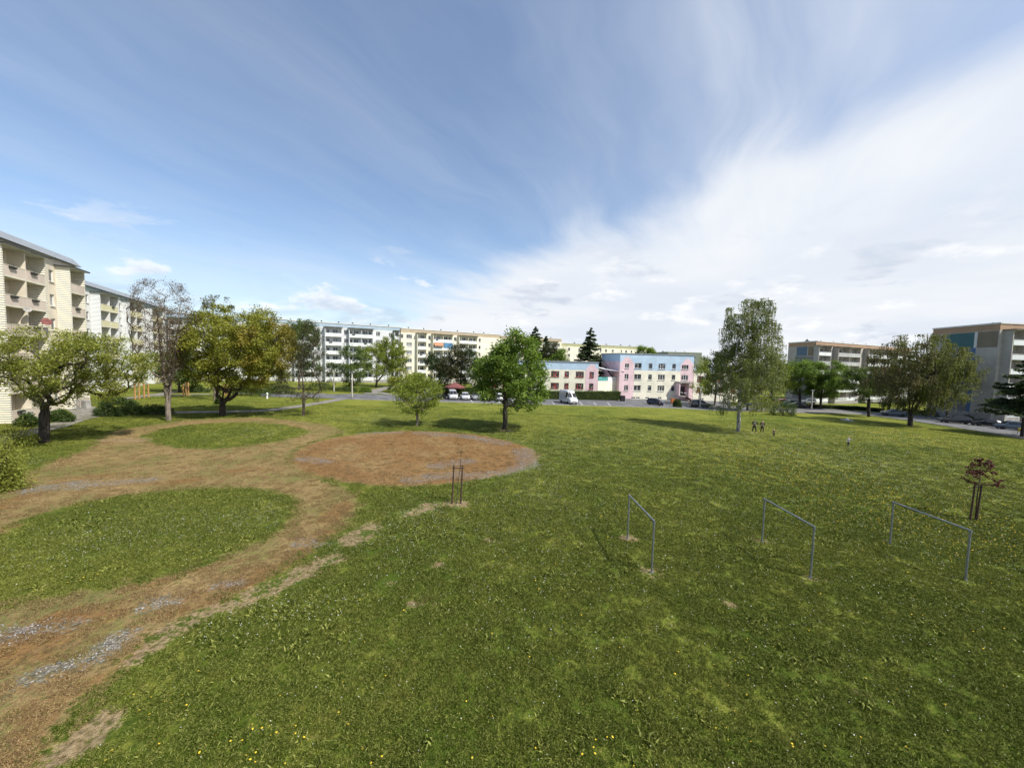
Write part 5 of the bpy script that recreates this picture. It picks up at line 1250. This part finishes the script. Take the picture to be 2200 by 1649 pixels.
car('silver car seen over the red car on the side road', 1661, 866.5, face_view(1661, .9), 'hatch', 'silver')
car('red car on the side road between the bush and the brown block', 1677, 869, face_view(1677, -1.1), 'hatch', 'red')
car('silver grey hatchback next to the red car', 1696, 871, face_view(1696, -1.0), 'hatch', 'blue_grey')
car('long black car nearest the lamp post on the side road', 1714, 876, face_view(1714, -1.3), 'saloon', 'black')
car('white car behind the low hedge under the gable with the blue panel', 1736, 867, face_view(1736, -1.2), 'hatch', 'silver')
car('grey estate car on the road in front of the wine red tree', 1919, 893.5, face_view(1919, -1.25), 'estate', 'blue_grey')
car('long black estate car parked below the teal panelled gable', 2049, 909, face_view(2049, -1.15), 'estate', 'black')
car('black saloon parked between the black estate and the blue grey car', 2118, 915.5, face_view(2118, -1.1), 'saloon', 'black')
car('dark blue grey car parked at the pine trunk', 2170, 923, face_view(2170, -1.2), 'hatch', 'blue_grey')

# ------------------------------------------------------------------ lawn furniture
def frame_bar(label, a, b, Hh=2.05):
    root = thing('carpet_beating_bar', label, 'carpet bar', (a.x, a.y, a.z), 0, 'steel bars standing in the lawn')
    d = b - a; top = Vector((0, 0, Hh)); tb = d + Vector((0, 0, Hh))
    for o in (Vector((0, 0, 0)), d):
        m_ = MB(); m_.tube([o + Vector((0, 0, -.2)), o + Vector((0, 0, Hh))], .038, M['metal'], 12); m_.tube([o + Vector((0, 0, -.01)), o + Vector((0, 0, .03))], .07, M['metal'], 12)
        m_.tube([o + Vector((0, 0, Hh-.10)), o + Vector((0, 0, Hh-.06))], .05, M['metal'], 12); m_.build('post', root, False)
    m_ = MB(); e = d.normalized()*.06; m_.tube([top - e, tb + e], .036, M['metal'], 12); m_.build('crossbar', root)
frame_bar('leftmost steel bar frame on the lawn, worn earth round its posts', G(1348, 1156), G(1400, 1229))
frame_bar('middle of the three steel bar frames on the lawn', G(1637, 1163), G(1741, 1240))
frame_bar('rightmost steel bar frame on the lawn, below the red sapling', G(1912, 1168), G(2074, 1246))
def sapling(label, stakes, foot, seed, leaves=False, top=3.4, hs=2.2, lean=(.2, 0)):
    root = thing('sapling', label, 'young tree', foot, 0, None); rng = np.random.default_rng(seed)
    sp_ = thing('tree_stakes', label.replace('sapling', 'pair of stakes holding the sapling', 1), 'tree stakes', foot, 0, None)
    tops = []
    for p_ in stakes:
        o = p_ - foot; e = o + Vector((.08, 0, hs)); m_ = MB(); m_.tube([o - Vector((0, 0, .2)), e], [.05, .043], M['wood_dark'], 10); m_.build('stake', sp_); tops.append(e)
    m_ = MB(); a, b = tops[0] - Vector((.01, 0, .16)), tops[-1] - Vector((.01, 0, .16)); e = (b-a).normalized()*.08
    m_.tube([a - e, b + e], .026, M['black'], 6); m_.build('tie', sp_)
    S = Skel((0, 0, -.05)); n = 12; pts = [(lean[0]*(i/n)**1.2 + .02*math.sin(i), lean[1]*i/n, top*i/n) for i in range(1, n+1)]; S.line(pts, 0)
    if leaves:
        for k in range(46):
            z = rng.uniform(hs*.95, top*.97); L = (1 - (z-hs*.95)/(top*1.12-hs*.95))*.85*rng.uniform(.6, 1.1)+.05; a = rng.uniform(0, 2*PI)
            S.grow(np.array([lean[0]*(z/top)**1.2 + L*math.cos(a), L*math.sin(a), z + L*.25]), rng, step=.15, up=.1, jit=.02, minz=hs*.85)
    else:
        for k in range(9):
            z = rng.uniform(top*.55, top); a = rng.uniform(0, 2*PI); L = rng.uniform(.1, .3)
            S.grow(np.array([lean[0]*(z/top)**1.2 + L*math.cos(a), L*math.sin(a), z + L*.8]), rng, step=.15, up=.1, jit=.01, minz=top*.4)
    S.radii(.032 if leaves else .02, .004, 2.2); m_ = MB(); S.mesh(m_, M['bark_red' if leaves else 'bark']); m_.build('trunk', root, True)
    P = np.array(S.p); f_ = np.where((S.w <= 4) & (P[:, 2] > hs*.95))[0]
    nl = 1300 if leaves else 40; ch = rng.choice(f_, nl); C = P[ch] + rng.normal(0, .045, (nl, 3))
    foliage('crown', C, .10 if leaves else .035, L_['wine' if leaves else 'olive'], rng.random(nl), root, rng)
ft = G(981, 1081); sapling('bare thin sapling standing beside the gravel disc', [G(971, 1081), G(989.5, 1081)], ft, 5, False, 3.1, 2.15, (.25, .1))
ft = G(2094, 1116); sapling('sapling with wine red leaves on the right of the lawn', [G(2084, 1116), G(2098, 1117)], ft, 6, True, 3.5, 2.1, (.12, .05))
def lamp(label, u, v, Hh, arm=0, seed=0):
    b_ = G(u, v); root = thing('street_lamp', label, 'street lamp', b_, 0, 'concrete lamp posts')
    m_ = MB(); m_.tube([(0, 0, -.2), (0, 0, .5), (0, 0, Hh*.6), (0, 0, Hh)], [.17, .15, .12, .09], M['pole'], 12)
    if arm: m_.tube([(0, 0, Hh-.1), (-.5*arm, 0, Hh+.15), (-1.5*arm, 0, Hh+.2)], .05, M['pole'], 8)
    m_.build('post', root, True); m_ = MB(); x = -1.8*arm
    m_.box((x-.42, -.16, Hh+.12 if arm else Hh), (x+.42, .16, (Hh+.12 if arm else Hh)+.16), M['metal']); m_.build('lamp_head', root, bevel=.04)
    m_ = MB(); m_.box((x-.34, -.12, (Hh+.12 if arm else Hh)-.05), (x+.34, .12, (Hh+.12 if arm else Hh)-.002), M['lens']); m_.build('lamp_lens', root)
M['pole'] = mat('concrete_pole', (.40,.38,.33), .8, var=.15, scale=5)
lamp('pale lamp post at the road end of the light path', 756.5, 855, 4.9, 0)
lamp('lamp post with side arm behind the road bend, among the street trees', 717.5, 842, 4.9, 1)
lamp('lamp post beside the dark off-road car at the kindergarten', 1503.5, 876, 4.4, 0)
lamp('lamp post on the grass corner left of the low dark hedge', 1743, 880, 4.6, 0)
lamp('thin lamp post under the maple near the forecourt hedge', 1590, 880, 4.4, 1) if False else None
def posts(label, pts, zt, beams):
    a = G(*pts[0]); root = thing('play_frame', label, 'play frame', a, 0, 'orange wooden playground frames')
    T_ = []
    for p_, h_ in zip(pts, zt):
        o = G(*p_) - a; m_ = MB(); m_.box((o.x-.075, o.y-.075, o.z-.2), (o.x+.075, o.y+.075, o.z+h_), M['wood_orange']); m_.box((o.x-.09, o.y-.09, o.z+h_+.002), (o.x+.09, o.y+.09, o.z+h_+.04), M['wood_orange']); m_.build('post', root); T_.append(o + Vector((0, 0, h_-.25)))
    for i, j, dz_ in beams:
        m_ = MB(); m_.tube([T_[i] + Vector((0, 0, dz_)), T_[j] + Vector((0, 0, dz_))], .05, M['metal'], 8); m_.build('bar', root)
posts('row of orange wooden posts behind the evergreen bed', [(290, 858), (299, 857), (310, 855), (319, 853)], (2.4, 2.5, 2.4, 2.0), [(0, 1, -.2), (2, 3, 0), (0, 1, -1.0)])
posts('orange wooden posts between the slender tree and the golden tree', [(394, 851), (399.5, 850), (405, 849)], (2.0, 2.3, 2.2), [(0, 1, 0), (1, 2, -.4)])
posts('orange wooden posts behind the trunk of the golden tree', [(482, 850), (488, 850)], (2.0, 1.9), [(0, 1, 0)])
def small(name, label, cat, u, v, fn, rz=0.0):
    b_ = G(u, v); root = thing(name, label, cat, b_, rz); fn(root); return root
def _hyd(r_):
    m_ = MB(); m_.lathe([(.14, -.05), (.14, .1), (.10, .12), (.10, .75), (.15, .8), (.15, .95), (.05, 1.05)], M['white'], 14); m_.build('pillar', r_, True); m_ = MB(); m_.tube([(-.2, 0, .7), (.2, 0, .7)], .05, M['white'], 10); m_.build('outlet', r_)
small('hydrant', 'small white hydrant pillar on the grass right of the golden tree', 'hydrant', 574, 856, _hyd)
def _slab(r_):
    m_ = MB(); m_.lathe([(1.0, -.1), (1.0, .10), (.92, .14)], M['concrete'], 24); m_.build('slab', r_); m_ = MB(); m_.lathe([(.3, .142), (.3, .26), (.12, .3), (.12, .42), (.02, .46)], M['white'], 16); m_.build('cap', r_, True)
small('manhole', 'round pale concrete shaft cover in the tree shadow near the road', 'manhole', 1820, 903, _slab)
def _bin(col, hh):
    def f(r_):
        m_ = MB(); m_.box((-.55, -.4, .08), (.55, .4, hh), M[col]); m_.build('body', r_, bevel=.05); m_ = MB(); m_.box((-.6, -.46, hh+.004), (.6, .44, hh+.12), M[col]); m_.build('lid', r_, bevel=.05)
        for x in (-.45, .45):
            m_ = MB(); m_.lathe([(.1, -.04), (.1, .04)], M['rubber'], 10, Matrix.Translation((x, -.3, .1)) @ Matrix.Rotation(PI/2, 4, 'Y')); m_.build('wheel', r_)
    return f
small('waste_container', 'orange container beside the clipped ball bush', 'container', 1446, 866.5, _bin('orange', 1.1))
small('waste_container', 'black bin at the end of the long hedge by the pink corner', 'container', 1337, 862, _bin('rubber', 1.3))
def _lit(r_):
    m_ = MB(); m_.tube([(0, 0, -.1), (0, 0, 1.0)], .04, M['metal'], 8); m_.build('post', r_); m_ = MB(); m_.lathe([(.19, .45), (.22, .5), (.22, .98), (.19, 1.0)], M['yellow'], 16, Matrix.Translation((0, -.24, 0))); m_.build('bucket', r_, True)
small('litter_bin', 'yellow litter bin beside the pine trunk', 'litter bin', 2186, 932, _lit)
def _tent(r_):
    m_ = MB(); n = 6
    for i in range(n):
        a, b = 2*PI*i/n, 2*PI*(i+1)/n; m_.face([(0, 0, 3.3), (2.3*math.cos(a), 2.3*math.sin(a), 2.3), (2.3*math.cos(b), 2.3*math.sin(b), 2.3)], M['tent']); m_.face([(2.3*math.cos(a), 2.3*math.sin(a), 2.3), (2.3*math.cos(a), 2.3*math.sin(a), 2.05), (2.3*math.cos(b), 2.3*math.sin(b), 2.05), (2.3*math.cos(b), 2.3*math.sin(b), 2.3)], M['tent'])
    m_.build('canopy', r_); m_ = MB(); m_.tube([(0, 0, -.1), (0, 0, 3.28)], .05, M['wood_dark'], 8); m_.build('pole', r_)
b_ = at(978, 86); r_ = thing('garden_parasol', 'brick red garden canopy showing over the hedge behind the parked cars', 'parasol', b_); _tent(r_)
def railing(label, p, q, Hh=1.0):
    root = thing('railing', label, 'railing', p, 0, 'entrance railings'); d = q - p; m_ = MB(); n = max(4, int(d.length/.28))
    m_.tube([(0, 0, Hh), d + Vector((0, 0, Hh))], .035, M['metal'], 8); m_.tube([(0, 0, .12), d + Vector((0, 0, .12))], .025, M['metal'], 8); m_.build('rail', root); m_ = MB()
    for i in range(n+1): m_.tube([d*(i/n) + Vector((0, 0, -.1)), d*(i/n) + Vector((0, 0, Hh))], .022, M['metal'], 6)
    m_.build('bars', root); m_ = MB(); m_.box((d.x-.1, d.y-.3, d.z-.2), (d.x+.5, d.y+.3, d.z+Hh*.95), M['concrete']); m_.build('pier', root)
railing('grey railing at the entrance of the beige block near the left edge', G(26, 906), G(54, 904))
railing('low railing by the house path behind the thick dark trunk', G(160, 879), G(182, 877))

# ------------------------------------------------------------------ people
def skin_obj(name, chains, matl, parent, root_i=0, sub=1):
    """chains: lists of (x,y,z,radius); points that coincide are shared"""
    V_, E_, R_ = [], [], []
    def idx_(p_):
        for i, q in enumerate(V_):
            if (Vector(q) - Vector(p_[:3])).length < 1e-5: return i
        V_.append(tuple(p_[:3])); R_.append(p_[3]); return len(V_) - 1
    for ch in chains:
        ids = [idx_(p_) for p_ in ch]
        for a, b in zip(ids, ids[1:]): E_.append((a, b))
    me = bpy.data.meshes.new(name); me.from_pydata(V_, E_, []); me.materials.append(matl)
    o = bpy.data.objects.new(name, me); COL.objects.link(o); o.parent = parent
    md = o.modifiers.new('skin', 'SKIN'); md.use_smooth_shade = True
    lay = me.skin_vertices[0] if me.skin_vertices else None
    if lay is None:
        bm_ = bmesh.new(); bm_.from_mesh(me); bm_.verts.layers.skin.verify(); bm_.to_mesh(me); bm_.free(); lay = me.skin_vertices[0]
    for i, r_ in enumerate(R_): lay.data[i].radius = (r_, r_); lay.data[i].use_root = (i == root_i)
    s_ = o.modifiers.new('sub', 'SUBSURF'); s_.levels = sub; s_.render_levels = sub
    return o
def person(label, base, Hh, heading, top, legs, hair, handL, handR, spread=.12, shoe='white', child=False, stripe=None, elbow=None, sleeve=1, group='people on the lawn'):
    k = Hh/1.75; hs = 1.22 if child else 1.0; root = thing('person', label, 'person', base, heading, group)
    def P(x, y, z, r_): return (x*k, y*k, z*k, r_*k)
    hipz, shz = (.82, 1.34) if child else (.92, 1.43)
    neck = shz + .07; headz = 1.75 - .115*hs
    pel = P(0, 0, hipz, .135)
    def leg(s_): return [pel, P(s_*.09, 0, hipz-.05, .095), P(s_*(.10+spread*.4), .03, hipz*.53, .062), P(s_*(.10+spread), -.01, .10, .042), P(s_*(.10+spread), .10, .035, .035), P(s_*(.105+spread), .17, .03, .028)]
    torso = [pel, P(0, .0, hipz+.16, .125), P(0, .0, shz-.12, .135), P(0, 0, shz-.01, .095), P(0, .005, neck, .052), P(0, .015, headz-.07, .065*hs), P(0, .02, headz+.01, .088*hs), P(0, .01, headz+.065*hs, .070*hs)]
    face = [P(0, .02, headz+.01, .088*hs), P(0, .105*hs, headz-.012, .016)]
    def arm(s_, h_):
        el = (elbow or {}).get(s_) or (s_*.27, -.03, (shz + h_[2])/2 + .0)
        sh = P(s_*.175, 0, shz-.03, .055); e_ = P(*el, .038); w_ = P(*h_, .026)
        d = (Vector(h_) - Vector(el)).normalized(); pal = Vector(h_) + d*.055; pl = P(*pal, .028)
        ch = [[P(0, 0, shz-.01, .095), sh, e_, w_, pl]]
        n = d.cross(Vector((0, 1, 0.2))).normalized()
        for i in range(4):
            o = n*(i-1.5)*.019; L = (.065, .078, .072, .055)[i]
            ch.append([pl, P(*(pal + d*.035 + o), .0085), P(*(pal + d*(.035+L*.55) + o), .0078), P(*(pal + d*(.03+L) + o + Vector((0, .012, -.008))), .0065)])
        ch.append([w_, P(*(pal - d*.01 - n*.035), .010), P(*(pal + d*.03 - n*.045), .0085)])
        return ch
    aL, aR = arm(-1, handL), arm(1, handR)
    skin_obj('body', [torso, leg(-1), leg(1), face] + aL + aR, M['skin'], root)
    # clothes a little wider than the body
    g_ = lambda p_, r_: (p_[0], p_[1], p_[2], r_*k)
    cl = []
    for s_, a_ in ((-1, aL), (1, aR)):
        c0 = a_[0]
        q = [(0, 0, (shz-.01)*k, .115*k), g_(c0[1], .068)]
        if sleeve == 1: q += [g_(c0[2], .052), tuple(Vector(c0[2][:3]).lerp(Vector(c0[3][:3]), .85)) + (.040*k,)]
        else: q += [tuple(Vector(c0[1][:3]).lerp(Vector(c0[2][:3]), .75)) + (.052*k,)]
        cl.append(q)
    skin_obj('shirt', [[P(0, 0, hipz-.04, .150), P(0, 0, hipz+.16, .142), P(0, 0, shz-.12, .152), (0, 0, (shz-.01)*k, .115*k)]] + cl, M[top], root)
    skin_obj('trousers', [[P(0, 0, hipz+.06, .146), P(0, 0, hipz-.02, .14)]] + [[P(0, 0, hipz-.02, .14), P(s_*.095, 0, hipz-.12, .105), P(s_*(.10+spread*.4), .03, hipz*.53, .078), P(s_*(.10+spread), -.01, .09, .058)] for s_ in (-1, 1)], M[legs], root)
    for s_ in (-1, 1): skin_obj('shoe', [[P(s_*(.10+spread), -.04, .045, .05), P(s_*(.10+spread), .06, .042, .05), P(s_*(.105+spread), .18, .035, .038)]], M['shoe_' + shoe], root)
    skin_obj('hair', [[P(0, -.03, headz-.03, .072*hs), P(0, -.02, headz+.05*hs, .094*hs), P(0, .015, headz+.085*hs, .07*hs)]], M[hair], root)
    for s_ in (-1, 1):
        m_ = MB(); m_.lathe([(.004*k, -.004), (.011*k, 0), (.004*k, .006)], M['black'], 8, Matrix.Translation((s_*.032*k, (.02+.083*hs)*k, (headz+.012)*k)) @ Matrix.Rotation(-PI/2, 4, 'X')); m_.build('eye', root)
    m_ = MB(); m_.box((-.022*k, (.078*hs)*k, (headz-.052)*k), (.022*k, (.092*hs+.008)*k, (headz-.045)*k), M['frame_red']); m_.build('mouth', root)
    if stripe:
        z0, z1 = stripe; m_ = MB(); n = 10
        for i in range(n):
            a, b = [R(90 - 38 + 76*j/n) for j in (i, i+1)]; r_ = .156*k
            m_.face([(math.cos(a)*r_, math.sin(a)*r_, z0*k), (math.cos(b)*r_, math.sin(b)*r_, z0*k), (math.cos(b)*r_, math.sin(b)*r_, z1*k), (math.cos(a)*r_, math.sin(a)*r_, z1*k)], M['white'])
        m_.build('shirt_print', root)
    return root
M['cloth_black'] = mat('black_cloth', (.014,.014,.017), .85, var=.3, scale=8); M['cloth_navy'] = mat('navy_cloth', (.02,.03,.06), .85, var=.3, scale=8); M['cloth_grey'] = mat('pale_blue_grey_cloth', (.30,.34,.42), .85, var=.3, scale=8)
M['cloth_red'] = mat('dark_red_cloth', (.09,.035,.035), .85, var=.3, scale=8); M['hair_dark'] = mat('dark_hair', (.03,.02,.015), .6, var=.3, scale=20); M['hair_red'] = mat('reddish_hair', (.20,.06,.035), .6, var=.3, scale=20); M['hair_blond'] = mat('blond_hair', (.42,.31,.17), .6, var=.2, scale=20)
M['shoe_white'] = mat('white_shoe', (.6,.6,.6), .6); M['shoe_black'] = mat('black_shoe', (.02,.02,.02), .6)
def hv(u): return face_view(u) - PI/2       # the figures face +y
person('tall person in black sports clothes with white chest print, nearest the birch trunk', G(1620, 929), 1.80, hv(1620) + .1, 'cloth_black', 'cloth_black', 'hair_dark', (-.27, .02, .98), (.24, .10, .98), .13, 'white', stripe=(1.16, 1.30), elbow={-1: (-.38, -.08, 1.16)}) 
person('person with reddish hair in a black shirt with white band, right of the tall person', G(1637, 929), 1.66, hv(1637) - .1, 'cloth_black', 'cloth_black', 'hair_red', (-.26, .05, .86), (.26, .04, .88), .05, 'black', stripe=(1.12, 1.20))
person('small child in dark clothes between the adults and the other child', G(1662, 937), 1.02, hv(1662) + .7, 'cloth_red', 'cloth_black', 'hair_blond', (-.14, .24, 1.02), (.16, .24, 1.02), .06, 'black', child=True, elbow={-1: (-.26, .02, 1.06), 1: (.26, .02, 1.06)})
person('small child in pale blue grey top reaching out an arm, alone on the lawn', G(1822, 958), 1.10, hv(1822) + 1.0, 'cloth_grey', 'cloth_navy', 'hair_blond', (-.30, .46, 1.22), (.28, .05, .86), .07, 'black', child=True, elbow={-1: (-.26, .22, 1.22)})
person('person in dark clothes standing beside the navy hatchback', G(1417, 874), 1.72, hv(1417) + 1.4, 'cloth_navy', 'cloth_black', 'hair_dark', (-.25, .04, .86), (.25, .04, .86), .06, 'white', group='people on the forecourt')
